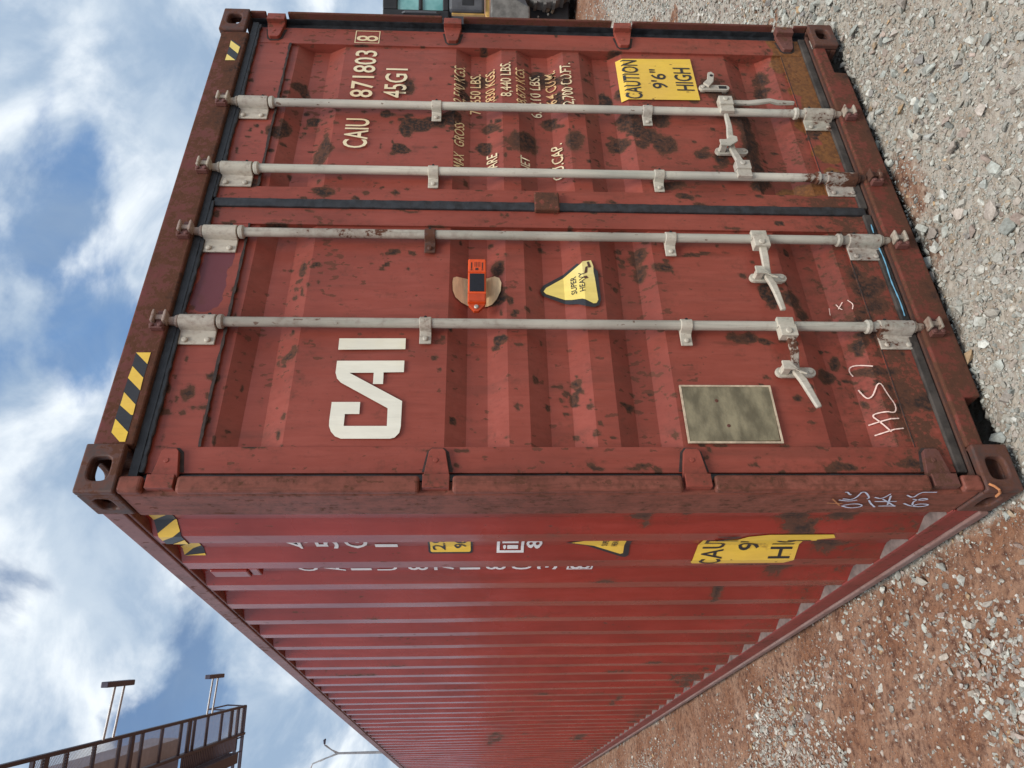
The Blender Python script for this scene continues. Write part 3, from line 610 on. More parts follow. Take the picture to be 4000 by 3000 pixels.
x, y = field(int(16*9*1500), 2.3, 18, -1.5, 8, lambda x, y: np.clip(gr(x, y)*(0.5+0.6*cl(x, y)), 0.03, 1), 4.2, 14)
scatter('far_gravel', x, y, np.clip(rng.lognormal(math.log(0.030), 0.35, len(x)), 0.012, 0.07), colours(len(x), 0.10), MINI, 'pale gravel strip running back past the right of the container')
lx = lambda x, y: np.clip(soilness(x, y), 0, 1)*(x < 0.25)
sd = lambda x, y: lx(x, y)*np.clip(cl(x, y)*2.6-0.45, 0.08, 1.2)*np.clip(0.03+(-x-0.11)*4.2, 0.05, 1.2)*np.clip(1.15-y*0.12, 0.35, 1)
x, y = field(int(2.7*6.2*4600), -2.4, 0.3, -1.4, 4.8, lambda x, y: np.clip(sd(x, y), 0, 1)*np.clip((4.8-y)/0.8, 0, 1))
sz = np.clip(rng.lognormal(math.log(0.0185), 0.48, len(x)), 0.007, 0.06)
scatter('soil_stones', x, y, sz, colours(len(x), 0.14), CHIPS, 'pale stones scattered over the red earth beside the container', sink=0.35)
x, y = field(int(3.2*6*4200), -2.4, 0.3, -1.4, 4.6, lambda x, y: lx(x, y)*np.clip(0.25+0.9*cl(x, y), 0, 1))
scatter('soil_grit', x, y, rng.uniform(0.004, 0.013, len(x)), colours(len(x), 0.82), MINI, 'fine reddish grit over the earth beside the container', sink=0.3)
x, y = field(int(3.4*11*4600), -3.2, 0.2, 4.0, 15, lambda x, y: np.clip(sd(x, y), 0, 1)*np.clip((y-4.0)/0.8, 0, 1))
scatter('far_soil_stones', x, y, np.clip(rng.lognormal(math.log(0.020), 0.4, len(x)), 0.008, 0.05), colours(len(x), 0.20), MINI, 'pale stones and grit along the far side of the container', sink=0.35)

# ================================================================== CONTAINER
box_ = empty('shipping_container', (1.219, 0, 0), 'rusty red forty foot high cube container with white locking bars on its closed doors', 'shipping container')
box_.location = (0, 0, 0)
WX, H, LEN = 2.438, 2.896, 12.19

# corner castings: hollow steel blocks with oval holes in the front, outer side and end faces
def holed(mb, o, ux, uy, un, w, h, hw, hh, th, n=32, cx=None, cy=None):
    """plate w x h in the plane ux,uy with an oblong hole hw x hh, thickness th along un"""
    o, ux, uy, un = map(Vector, (o, ux, uy, un)); cx = w/2 if cx is None else cx; cy = h/2 if cy is None else cy
    k0 = len(mb.v); per = []
    for i in range(n):
        a = 2*math.pi*(i+0.5)/n; ca, sa = math.cos(a), math.sin(a)
        e = 0.55
        ix, iy = cx+hw/2*math.copysign(abs(ca)**e, ca), cy+hh/2*math.copysign(abs(sa)**e, sa)
        tx = ((w-cx) if ca > 0 else cx)/max(abs(ca), 1e-6); ty = ((h-cy) if sa > 0 else cy)/max(abs(sa), 1e-6); tt = min(tx, ty)
        per.append((cx+ca*tt, cy+sa*tt, ix, iy))
    # snap the nearest outer points to the corners
    for X_, Y_ in ((0, 0), (w, 0), (0, h), (w, h)):
        j = min(range(n), key=lambda q: (per[q][0]-X_)**2+(per[q][1]-Y_)**2); per[j] = (X_, Y_, per[j][2], per[j][3])
    for a, b, c_, d in per:
        for (p, q, r_) in ((a, b, 0), (c_, d, 0), (c_, d, th), (a, b, th)): mb.v.append(tuple(o+ux*p+uy*q+un*r_))
    for i in range(n):
        a, b = k0+4*i, k0+4*((i+1) % n)
        for j in range(4): mb.f.append((a+j, b+j, b+(j+1) % 4, a+(j+1) % 4))
def casting(right, top, rear=False):
    mb = MB(); w, dpt, h = 0.162, 0.178, 0.118
    zb = H-h if top else 0.0
    x0 = WX-w if right else 0.0; y0 = LEN-dpt if rear else 0.0
    th = 0.028
    if not rear: holed(mb, (x0, y0, zb), (1, 0, 0), (0, 0, 1), (0, 1, 0), w, h, 0.078, 0.062, th, cx=0.078 if not right else w-0.078)
    else: mb.box(x0, x0+w, y0+dpt-th, y0+dpt, zb, zb+h)
    xs = x0+w-th if right else x0
    ya, yb = (y0+th, y0+dpt) if not rear else (y0, y0+dpt-th)
    holed(mb, (xs if not right else xs+th, ya, zb), (0, 1, 0), (0, 0, 1), (1, 0, 0) if not right else (-1, 0, 0), yb-ya, h, 0.080, 0.052, th, cx=(yb-ya)/2-0.006)
    if top: holed(mb, (x0+(0 if right else th), ya, H), (1, 0, 0), (0, 1, 0), (0, 0, -1), w-th, yb-ya, 0.064, 0.100, th)
    else: mb.box(x0+(0 if right else th), x0+w-(th if right else 0), ya, yb, 0.0, th)
    # inner closing plates
    mb.box(x0 if right else x0+w-0.012, x0+0.012 if right else x0+w, ya, yb, zb+th*(not top), zb+h-th*top)
    if not rear: mb.box(x0+th*(not right), x0+w-th*right, yb-0.012, yb, zb+th*(not top), zb+h-th*top)
    return mb.build('corner_casting', 'casting', box_, 0.007, 2, wear=lambda P: wear_none(P))
for r_ in (0, 1):
    for tp in (0, 1):
        casting(r_, tp); casting(r_, tp, True)

# corner posts, notched where the hinges sit
HZL = [2.655, 1.832, 1.022, 0.235]
for right in (0, 1):
    mb = MB(); zs = [0.118]
    sgn = (lambda a: WX-a) if right else (lambda a: a)
    def pb(a, b, y0, y1, z0, z1):
        p, q = sorted((sgn(a), sgn(b))); mb.gbox(p, q, y0, y1, z0, z1, 0.03)
    pb(0.006, 0.050, 0.0355 if not right else 0.0755, 0.205, 0.118, H-0.118)
    for z in sorted(HZL): zs += [z-0.050, z+0.050]
    zs.append(H-0.118)
    for a, b in zip(zs[::2], zs[1::2]):
        if right: pb(0.0045, 0.017, 0.005, 0.0750, a, b)
        else: pb(0.0045, 0.058, 0.005, 0.036, a, b)
    mb.build('corner_post', 'post_red' if not right else 'post_shaded', box_, 0.011 if not right else 0.005, 3, wear=wear_none)
    # liner between post and door, seen beside the left leaf and all down the right one
    mb = MB(); p, q = sorted((sgn(0.0505), sgn(0.0605))); mb.gbox(p, q, 0.0365 if not right else 0.0760, 0.205, 0.118, H-0.118, 0.05); 
    if right:
        p, q = sorted((sgn(0.0173), sgn(0.0240))); mb.gbox(p, q, 0.036, 0.0745, 0.118, H-0.118, 0.05)
        p, q = sorted((sgn(0.0243), sgn(0.0500))); mb.gbox(p, q, 0.060, 0.0745, 0.118, H-0.118, 0.05)
        rj = np.random.default_rng(77); mb.v = [(a+rj.uniform(-0.002, 0.002)*(b < 0.075), b, c) for a, b, c in mb.v]
    mb.build('post_liner', 'rubber', box_)

# header, sill
mb = MB(); mb.gbox(0.163, WX-0.163, 0.012, 0.11, 2.762, 2.884, 0.03); hd = mb.build('header_beam', 'frame_red', box_, 0.006, wear=lambda P: np.stack([0.18*np.exp(-(P[:, 2]-2.762)/0.03)+0.12*(P[:, 0] > 1.6), 0*P[:, 0], 0*P[:, 0]], 1))
mb = MB(); mb.gbox(0.060, WX-0.060, 0.030, 0.12, 2.735, 2.7615, 0.05); mb.build('header_lip', 'rubber', box_)
mb = MB(); mb.prism([(0.163, 0.062), (0.345, 0.062), (0.350, 0.004), (WX-0.350, 0.004), (WX-0.345, 0.062), (WX-0.163, 0.062), (WX-0.163, 0.118), (0.163, 0.118)], 0.016, 0.15)
mb.build('door_sill', 'sill_red', box_, 0.006, wear=lambda P: np.stack([0.30*np.exp(-(P[:, 2]-0.0)/0.03)+0.16*np.exp(-(0.118-P[:, 2])/0.02), 0*P[:, 0], 0*P[:, 0]], 1))
mb = MB(); mb.gbox(0.058, WX-0.058, 0.030, 0.17, 0.1185, 0.128, 0.05); mb.build('sill_plate', 'rusty', box_, wear=wear_none)

# side walls
def sidewall(right):
    zs = np.concatenate([np.arange(0.131, 2.806, 0.045), [2.806]])
    ys = []
    for a, b in zip(sp_y[:-1], sp_y[1:]):
        if b <= 0.19: continue
        a = max(a, 0.19); ys += list(np.linspace(a, b, max(1, int(round((b-a)/0.036))), endpoint=False))
    ys.append(12.05); ys = np.array([q for q in ys if q < 12.06])
    A, B = np.meshgrid(ys, zs, indexing='ij'); X = prof_side(A)
    X = X + 0.011*(vnoise(A*1.0, B, 21, 3.0)-0.5)*np.clip(vnoise(A, B, 22, 1.3)*2-0.6, 0.15, 1)*np.clip((A-0.95)*2, 0, 1)       # slight dents
    if right: X = WX-X
    V = np.stack([X, A, B], -1).reshape(-1, 3); I = np.arange(A.size).reshape(A.shape)
    F = np.stack([I[:-1, :-1], I[:-1, 1:], I[1:, 1:], I[1:, :-1]], -1).reshape(-1, 4)
    if right: F = F[:, ::-1]
    o = fast_mesh('side_wall', V, F, M['side_red']); o.parent = box_; set_wear(o, wear_side); return o
wallL = sidewall(0); wallR = sidewall(1)
for right in (0, 1):
    sgn = (lambda a: WX-a) if right else (lambda a: a)
    mb = MB(); p, q = sorted((sgn(0.003), sgn(0.063))); mb.gbox(p, q, 0.178, LEN-0.178, 2.818, 2.884, 0.06)
    p, q = sorted((sgn(0.010), sgn(0.060))); mb.gbox(p, q, 0.178, LEN-0.178, 2.8065, 2.8175, 0.06)
    mb.build('top_side_rail', 'toprail', box_, 0.004, wear=wear_none)
    mb = MB(); p, q = sorted((sgn(0.002), sgn(0.010))); mb.gbox(p, q, 0.178, LEN-0.178, 0.0405, 0.124, 0.06)
    p, q = sorted((sgn(0.0025), sgn(0.060))); mb.gbox(p, q, 0.178, LEN-0.178, 0.1245, 0.1305, 0.06)
    mb.build('bottom_side_rail', 'rail_red', box_, 0.004, wear=wear_none)
    mb = MB(); p, q = sorted((sgn(-0.008), sgn(0.040))); mb.gbox(p, q, 0.178, LEN-0.178, 0.006, 0.0400, 0.06); mb.build('rail_flange', 'flange', box_, 0.006, wear=wear_none)
    # dust lying on the rail in each trough of the wall
    mb = MB()
    for e in sp_y[1:-1]: pass
    yy = np.linspace(0.21, 12.0, 600)
    for a, b in zip(yy[:-1], yy[1:]):
        xa, xb = float(prof_side(a)), float(prof_side(b))
        if max(xa, xb) < 0.010: continue
        vs = [(sgn(0.004), a, 0.1315), (sgn(0.004), b, 0.1315), (sgn(xb), b, 0.1335), (sgn(xa), a, 0.1335)]
        mb.add(vs, [(0, 1, 2, 3)])
    d_ = mb.build('rail_dust', 'dust', box_); d_['kind'] = 'stuff'
mb = MB(); mb.gbox(0.05, WX-0.05, 0.17, LEN-0.1, 2.86, 2.872, 0.5); mb.build('roof', 'side_red', box_, wear=wear_none)
mb = MB(); mb.gbox(0.05, WX-0.05, 0.17, LEN-0.1, 0.10, 0.15, 0.5); mb.build('floor', 'dark', box_)
mb = MB(); mb.gbox(0.04, WX-0.04, LEN-0.06, LEN-0.03, 0.12, 2.85, 0.5); mb.build('end_wall', 'side_red', box_, wear=wear_none)

# door leaves
RODS = [[0.640, 1.054], [1.396, 1.798]]
LEAF = [(0.083, 1.206, 0.173, 1.122), (1.250, WX-0.070, 1.322, 2.252)]
ZB, ZT, PB, PT = 0.165, 2.732, 0.272, 2.577
doors = []
for li, (xa, xb, pa, pb_) in enumerate(LEAF):
    mb = MB(); y0, y1 = 0.048, 0.098
    mb.gbox(xa, pa, y0, y1, ZB, ZT, 0.012); mb.gbox(pb_, xb, y0, y1, ZB, ZT, 0.012)
    mb.gbox(pa, pb_, y0+0.0015, y1, PT, ZT, 0.012); mb.gbox(pa, pb_, y0+0.0015, y1, ZB, PB, 0.012)
    door = mb.build('door', 'door_red', box_, wear=wear_door); doors.append(door)
    tag(door, ['left door leaf with the logo, tracker patch and metal placard', 'right door leaf with the painted numbers and ochre rusted foot'][li])
    # corrugated sheet
    zs = [PB]
    for a, b in zip(zp[:-1], zp[1:]):
        a2, b2 = max(a, PB), min(b, PT)
        if b2 <= a2: continue
        zs += list(np.linspace(a2, b2, max(1, int(round((b2-a2)/0.0095)))+1)[1:])
    zs = np.array(zs); xs = np.linspace(pa+0.0005, pb_-0.0005, int((pb_-pa)/0.0095))
    A, B = np.meshgrid(xs, zs, indexing='ij'); Yv = prof_door(B) + 0.006*vnoise(A+li*7, B, 31, 3.3) + 0.003*vnoise(A, B+li, 33, 9)
    Yv = Yv + 0.0006
    V = np.stack([A, Yv, B], -1).reshape(-1, 3); I = np.arange(A.size).reshape(A.shape)
    F = np.stack([I[:-1, :-1], I[1:, :-1], I[1:, 1:], I[:-1, 1:]], -1).reshape(-1, 4)
    o = fast_mesh('corrugated_panel', V, F, M['door_red']); o.parent = door; set_wear(o, wear_door)
    # beads of sealant along the panel's top and foot joints
    mb = MB(); mb.gbox(pa, pb_, 0.0452, 0.0495, PT-0.0045, PT+0.0045, 0.02)
    rj = np.random.default_rng(3+li)
    mb.v = [(a, b, c+rj.uniform(-0.0025, 0.0025)) for a, b, c in mb.v]
    mb.build('joint_sealant', 'sealant', door)
    mb = MB(); mb.box(pa, pb_, 0.0478, 0.0490, PB-0.001, PB+0.002); mb.build('joint_sealant', 'sealant', door)
    # rubber gaskets
    mb = MB()
    mb.gbox(xa-0.004, xb+(0.021 if li == 0 else 0.004), 0.034, 0.0475, ZT-0.0105, ZT+0.0300, 0.02)
    ms = MB(); ms.gbox(xa-0.004, xb+0.004, 0.038, 0.070, ZB-0.0330, ZB-0.0005, 0.03); ms.build('gasket', 'seal_dusty', door, 0.004)
    if li == 0: mb.gbox(xb+0.0005, xb+0.0435, 0.040, 0.072, ZB-0.02, ZT, 0.03)
    if li == 0: mb.gbox(xa-0.021, xa-0.0005, 0.054, 0.09, ZB, ZT, 0.05)
    else: mb.gbox(xb+0.0005, xb+0.0090, 0.052, 0.105, ZB, ZT, 0.05)
    g_ = mb.build('gasket', 'rubber', door, 0.004)
    rr_ = np.random.default_rng(5+li)
    for v in g_.data.vertices:
        v.co.y += rr_.uniform(-0.003, 0.0); v.co.z += (rr_.uniform(-0.003, 0.003) + 0.007*(float(vnoise(np.array(v.co.x*1.0), np.array(3.3+li), 51, 7.0))-0.5))*(1 if v.co.z > 2.7 or v.co.z < 0.2 else 0)
    # hinges
    for z in HZL:
        sgn = (lambda a: WX-a) if li else (lambda a: a)
        mb = MB(); ow = [(0.085, z-0.050), (0.155, z-0.036), (0.169, z-0.020), (0.170, z+0.019), (0.154, z+0.033), (0.085, z+0.047)]; ow = [(sgn(a), b) for a, b in ow]
        mb.prism(ow[::-1] if li else ow, 0.0464, 0.0485); mb.build('hinge_weld', 'sealant', door)
        mb = MB()
        out_ = [(0.054, z-0.042), (0.150, z-0.026), (0.160, z-0.018), (0.160, z+0.018), (0.150, z+0.026), (0.054, z+0.042)]
        pts = [(sgn(a), b) for a, b in out_]
        if li: pts = pts[::-1]
        mb.prism(pts, 0.030, 0.0478)
        p, q = sorted((sgn(0.018), sgn(0.062))); mb.box(p, q, 0.008, 0.041, z-0.041, z+0.041)
        mb.tube([(sgn(0.118), 0.031, z+0.004), (sgn(0.118), 0.0275, z+0.004)], 0.008, 12)
        mb.build('hinge', 'keeper' if (z < 0.5) else 'door_red', door, 0.005, 2, wear=lambda P, s=sgn: np.stack([0.16*(np.abs(P[:, 0]-s(0.03)) < 0.04)+0.02, 0.25*((P[:, 2] < 0.4) & (P[:, 0] > 1.2)), 0*P[:, 0]], 1))
    # locking bars, guides, cams
    for ri, xr in enumerate(RODS[li]):
        k_ = li*2+ri; yr = 0.022
        mat = ['bar_grey', 'bar_grey', 'bar_white', 'bar_white'][k_]
        mb = MB(); zz_ = list(np.linspace(0.145, 2.742, 60)); mb.tube([(xr, yr, z) for z in zz_], 0.0175, 18)
        for zc in (2.588, 0.312): mb.tube([(xr, yr, zc-0.011), (xr, yr, zc-0.006), (xr, yr, zc+0.006), (xr, yr, zc+0.011)], [0.020, 0.0255, 0.0255, 0.020], 18)
        mb.build('locking_bar', mat, door, smooth=True, wear=wear_bar)
        for z0, z1 in ((2.602, 2.726), (0.150, 0.276)):        # end guides with a bolted flange on the left
            mb = MB(); n = 9; arc = [(xr+0.0255*math.cos(a), yr-0.0255*math.sin(a)) for a in np.linspace(-0.5, math.pi, n)]
            prof = [(xr+0.034, 0.044)] + [(xr+0.030, 0.030)] + arc[1:] + [(xr-0.0275, 0.036), (xr-0.034, 0.0395), (xr-0.082, 0.0395)]
            inner = [(xr-0.082, 0.0465), (xr+0.034, 0.0465)]
            pl = prof + inner; k0 = len(mb.v)
            zin = [z0, z1]
            for zc in zin: mb.v += [(a, b, zc) for a, b in pl]
            m_ = len(pl)
            mb.f += [tuple(range(k0, k0+m_)), tuple(range(k0+2*m_-1, k0+m_-1, -1))] + [(k0+i, k0+m_+i, k0+m_+(i+1) % m_, k0+(i+1) % m_) for i in range(m_)]
            for zc in (z0+0.024, z1-0.024): mb.bolt(xr-0.066, 0.0395, zc, 0.0105, 0.009)
            b_ = mb.build('bar_guide', 'bracket', door, 0.003, 2, smooth=True, wear=wear_bar)
            for zc in (z0+0.022, z1-0.022):
                mb = MB(); mb.tube([(xr+0.021, yr-0.0155, zc), (xr+0.0165, yr-0.0205, zc)], 0.0050, 8); mb.build('guide_hole', 'dark', door)
        for z0, rusty in ((1.888, k_ == 1), (0.972, False)):        # strap clamps
            mb = MB(); hw = 0.0205
            arc = [(xr+0.0225*math.cos(a), yr-0.0225*math.sin(a)) for a in np.linspace(-0.3, math.pi+0.1, 9)]
            pl = [(xr+0.026, 0.047)] + arc + [(xr-0.026, 0.036), (xr-0.034, 0.0405), (xr-0.072, 0.0405), (xr-0.072, 0.047)]
            m_ = len(pl)
            for zc in (z0-hw, z0+hw): mb.v += [(a, b, zc) for a, b in pl]
            mb.f += [tuple(range(0, m_)), tuple(range(2*m_-1, m_-1, -1))] + [(i, m_+i, m_+(i+1) % m_, (i+1) % m_) for i in range(m_)]
            mb.bolt(xr-0.054, 0.0405, z0, 0.0095, 0.009)
            mb.build('bar_clamp', 'rusty' if rusty else 'bracket', door, 0.002, 2, smooth=True, wear=wear_bar)
            mb = MB(); mb.tube([(xr+0.017, yr-0.0135, z0), (xr+0.0125, yr-0.0205, z0)], 0.0048, 8); mb.build('clamp_hole', 'dark', door)
        # cam ends
        for top in (0, 1):
            zc = 2.788 if top else 0.082; sg = 1 if top else -1
            mb = MB(); zr = 2.728 if top else 0.150
            mb.tube([(xr, yr, zr), (xr, yr, zr+sg*0.010), (xr, yr, zr+sg*0.014), (xr, yr, zr+sg*0.040)], [0.022, 0.022, 0.016, 0.014], 14)
            for q in (-0.021, 0.018):                         # forked claw: two flanges with a web
                mb.prism([(xr-0.024, zc+q-0.005), (xr+0.012, zc+q-0.005), (xr+0.024, zc+q-0.003), (xr+0.024, zc+q+0.003), (xr+0.012, zc+q+0.005), (xr-0.024, zc+q+0.005)], -0.016, 0.024)
            mb.box(xr-0.010, xr+0.010, -0.004, 0.024, zc-0.019, zc+0.015)
            mb.build('locking_cam', 'cam_pale' if (not top or k_ > 1) else 'cam', door, 0.003, 2, wear=wear_bar)
# cam keepers welded on header and sill
for xr in RODS[0]+RODS[1]:
    for top in (0, 1):
        zc = 2.788 if top else 0.082; y0 = 0.0115 if top else 0.0155
        mb = MB()
        mb.box(xr-0.050, xr-0.030, -0.010, y0, zc-0.024, zc+0.022)
        mb.box(xr-0.034, xr+0.030, y0-0.010, y0, zc-0.014, zc+0.010)
        mb.tube([(xr-0.040, -0.010, zc+0.013), (xr-0.040, -0.017, zc+0.013)], 0.008, 10); mb.tube([(xr-0.040, -0.010, zc-0.015), (xr-0.040, -0.017, zc-0.015)], 0.008, 10)
        mb.build('cam_keeper', 'keeper', box_, 0.004, 2, wear=wear_none)

# handles
def handle(door, xr, z, pts, w, retx, retz, side, mat='bracket', held=True):
    mb = MB()
    mb.box(xr-0.022, xr+0.022, -0.004, 0.012, z-0.030, z+0.030)
    mb.box(*sorted((xr+side*0.015, xr+side*0.062)), -0.012, 0.022, z-0.030, z+0.030)
    mb.bolt(xr+side*0.044, -0.012, z+0.002, 0.012, 0.006)
    mb.build('handle_hub', 'bracket', door, 0.005, 2, wear=wear_bar)
    mb = MB(); mb.flatbar(pts, w, 0.014); mb.build('door_handle', mat, door, 0.004, 2, smooth=True, wear=lambda P: np.stack([0.33*((P[:, 0] > xr-0.17) & (xr < 0.7))+0.02*P[:, 0]*0, 0*P[:, 0], 0*P[:, 0]], 1))
    retainer(door, retx, retz, side)
def retainer(door, x, z, side):
    mb = MB()
    n = 8; pl = [(x+0.019*math.cos(a), z+0.052+0.019*math.sin(a)) for a in np.linspace(0, math.pi, n)] + [(x+0.019*math.cos(a), z-0.052+0.019*math.sin(a)) for a in np.linspace(math.pi, 2*math.pi, n)]
    yb = float(prof_door(z+0.05))
    mb.prism(pl[::-1], 0.034, 0.046)
    mb.box(x-0.010, x+0.010, 0.044, max(yb, 0.05)+0.002, z+0.040, z+0.060)
    mb.box(x-0.010, x+0.010, 0.044, 0.090, z-0.060, z-0.040)
    mb.bolt(x, 0.034, z+0.052, 0.009, 0.007); mb.bolt(x, 0.034, z-0.052, 0.009, 0.007)
    # catch plate swung over the handle
    mb.prism([(x+side*0.0-0.016, z+0.062), (x-0.018, z+0.020), (x+side*0.022-0.014, z-0.014), (x+side*0.034+0.002, z-0.016), (x+side*0.036+0.010, z+0.006), (x+0.018, z+0.034), (x+0.018, z+0.062)], -0.012, -0.004)
    mb.box(x-0.012, x+0.012, -0.006, 0.036, z+0.030, z+0.056)
    mb.build('handle_retainer', 'bracket', door, 0.003, 2, smooth=False, wear=wear_bar)
yh = 0.004
handle(doors[0], 0.640, 0.620, [(0.600, yh, 0.614), (0.520, yh+0.004, 0.612), (0.475, yh+0.012, 0.617), (0.440, yh+0.012, 0.620), (0.400, yh-0.002, 0.612), (0.350, yh-0.014, 0.606), (0.285, yh-0.020, 0.592)],
       [0.030, 0.030, 0.026, 0.026, 0.028, 0.025, 0.019], 0.455, 0.612, -1)
handle(doors[0], 1.054, 0.632, [(1.010, yh, 0.628), (0.950, yh+0.004, 0.629), (0.890, yh+0.012, 0.630), (0.855, yh+0.012, 0.632), (0.815, yh-0.002, 0.629), (0.770, yh-0.012, 0.628), (0.683, yh-0.020, 0.624)],
       [0.030, 0.030, 0.026, 0.026, 0.028, 0.025, 0.019], 0.874, 0.622, -1)
handle(doors[1], 1.396, 0.624, [(1.436, yh, 0.622), (1.486, yh+0.004, 0.632), (1.545, yh+0.012, 0.640), (1.580, yh+0.012, 0.642), (1.625, yh-0.004, 0.644), (1.665, yh-0.012, 0.642), (1.735, yh-0.020, 0.646)],
       [0.030, 0.030, 0.026, 0.026, 0.028, 0.024, 0.018], 1.565, 0.636, 1)
# fourth handle hangs straight down beside its bar, its retainer is empty
mb = MB(); xr, z = 1.798, 0.625
mb.box(xr-0.022, xr+0.022, -0.004, 0.012, z-0.030, z+0.030); mb.box(xr+0.015, xr+0.068, -0.012, 0.022, z-0.030, z+0.030); mb.bolt(xr+0.046, -0.012, z+0.002, 0.012, 0.006)
mb.build('handle_hub', 'bracket', doors[1], 0.005, 2, wear=wear_bar)
mb = MB(); mb.flatbar([(1.845, yh+0.004, 0.592), (1.845, yh+0.004, 0.520), (1.841, yh-0.004, 0.480), (1.842, yh-0.012, 0.430), (1.836, yh-0.008, 0.395), (1.830, yh-0.012, 0.322)], [0.022, 0.022, 0.024, 0.020, 0.022, 0.013], 0.016)
mb.build('door_handle', 'bar_grey', doors[1], 0.004, 2, smooth=True, wear=wear_none)
mb = MB(); x, z = 1.985, 0.640
pl = [(x+0.018*math.cos(a), z+0.052+0.018*math.sin(a)) for a in np.linspace(0, math.pi, 8)] + [(x+0.018*math.cos(a), z-0.052+0.018*math.sin(a)) for a in np.linspace(math.pi, 2*math.pi, 8)]
mb.prism(pl[::-1], 0.034, 0.046); mb.box(x-0.010, x+0.010, 0.044, 0.056, z+0.04, z+0.06); mb.box(x-0.010, x+0.010, 0.044, 0.090, z-0.06, z-0.04); mb.bolt(x, 0.034, z+0.052, 0.010, 0.006)
mb.prism([(x-0.012, z+0.030), (x+0.024, z+0.004), (x+0.078, z-0.008), (x+0.094, z+0.004), (x+0.088, z+0.020), (x+0.040, z+0.030), (x+0.014, z+0.052)], 0.020, 0.030)
mb.build('handle_retainer', 'bracket', doors[1], 0.004, 2, wear=wear_bar)
mb = MB(); mb.box(x-0.009, x+0.009, 0.0325, 0.0345, z-0.055, z-0.020); mb.build('retainer_slot', 'dark', doors[1]); mb = MB(); mb.tube([(x+0.064, 0.0205, z+0.008), (x+0.064, 0.0185, z+0.008)], 0.008, 8); mb.build('retainer_slot', 'dark', doors[1])
# box lug of the right leaf lapping over the left one
mb = MB(); mb.gbox(1.196, 1.292, 0.024, 0.0475, 1.388, 1.486, 0.02); mb.build('door_lug', 'door_red', doors[1], 0.005, wear=lambda P: np.stack([0.40+0*P[:, 0], 0*P[:, 0], 0*P[:, 0]], 1))

RDS = None
# painted numbers and stickers on the doors
RD, LD = doors[1], doors[0]
T_ = [q for q in D['TEXT'] if q[0] != 'MAX  GROSS']; bx = [q for q in D['TEXT'] if q[0] == 'MAX  GROSS'][0][1]
D['TEXT'] = T_ + [['MAX', [bx[0], 1.553, bx[2], bx[3]], 'ochrish', 0], ['GROSS', [1.596, bx[1], bx[2], bx[3]], 'ochrish', 0]]
for s, b, kind, sh in D['TEXT']:
    if kind == 'black': continue
    lettering(s, b, kind, RD, off=0.0058 if s == '8' else 0.0012, bold=0.008 if b[3]-b[2] > 0.08 else 0.006, wear=lambda P: wear_door(P)*np.array([0.5, 0.3, 0.3, 0.5]))
b = D['checkbox']; decal('lettering', ring((b[0], b[1]+0.012, b[2], b[3], 0.004)), 'cream', RD, off=0.0055, wear=wear_door)
decal('logo', [D['CAI_I']], 'logo', LD, wear=wear_door); decal('logo', [D['CAI_CA']], 'logo', LD, wear=wear_door)
st = decal('caution_sticker', [D['CAUTION']], 'yellow', RD, off=0.0030, wear=lambda P: wear_door(P)*0.2)
for s, b, kind, sh in D['TEXT']:
    if kind == 'black' and s in ('CAUTION', "9'6\"", 'HIGH'): lettering(s, b, 'sticker_black', RD, off=0.0045, bold=0.012, wear=wear_none)
decal('warning_sticker', [D['TRI_OUT']], 'sticker_black', LD, off=0.0030, wear=wear_none)
decal('warning_sticker', [D['TRI_IN']], 'yellow_pale', LD, off=0.0042, wear=wear_none)
for s, b, kind, sh in D['TEXT']:
    if s in ('SUPER', 'HEAVY'): lettering(s, (b[0], b[1], b[2]-0.004, b[3]+0.004), 'sticker_black', LD, off=0.0055, bold=0.012, wear=wear_none)
decal('adhesive_patch', [D['ADH_A'][1:-1] + [(0.757, 1.71)] + D['ADH_B'][1:-1][::-1] + [(0.897, 1.71)]], 'adhesive', LD, off=0.003)
for p in D['CHALK']: decal('chalk_mark', stroke(p, 0.0046), 'chalk', LD, off=0.0045)
for p in D['CHALK2']: decal('chalk_mark', stroke(p, 0.003), 'chalk', LD, off=0.0045)
for q in ([(0.925, 1.283), (0.953, 1.290), (0.950, 1.298), (0.922, 1.294)], [(0.893, 1.312), (0.899, 1.300), (0.930, 1.296), (0.926, 1.305)], [(0.868, 1.310), (0.874, 1.297), (0.884, 1.304), (0.880, 1.316)]): decal('tear_mark', [q], 'rusty', LD, off=0.0052, wear=wear_none)
# blank metal placard
P_ = D['PLACARD']; mb = MB(); mb.prism([(P_[2][0], P_[2][1]), (P_[1][0], P_[1][1]), (P_[0][0], P_[0][1]), (P_[3][0], P_[3][1])], 0.0450, 0.0500); mb.build('placard', 'placard', LD, 0.0015)
mb = MB()
x0, x1, z0, z1 = 0.190, 0.402, 0.713, 1.0195
for a in ring((x0-0.004, x1+0.004, z0-0.004, z1+0.004, 0.006)): mb.prism(a, 0.0435, 0.0495)
for z in (0.93, 0.90): pass
mb.build('placard_edge', 'placard_edge', LD)
for px_, pz_ in ((0.345, 0.905), (0.250, 0.880)):
    mb = MB(); mb.bolt(px_, 0.0452, pz_, 0.006, 0.002); mb.build('dent_stud', 'keeper', LD)  # dark dents of the placard, added as small dark-coloured studs

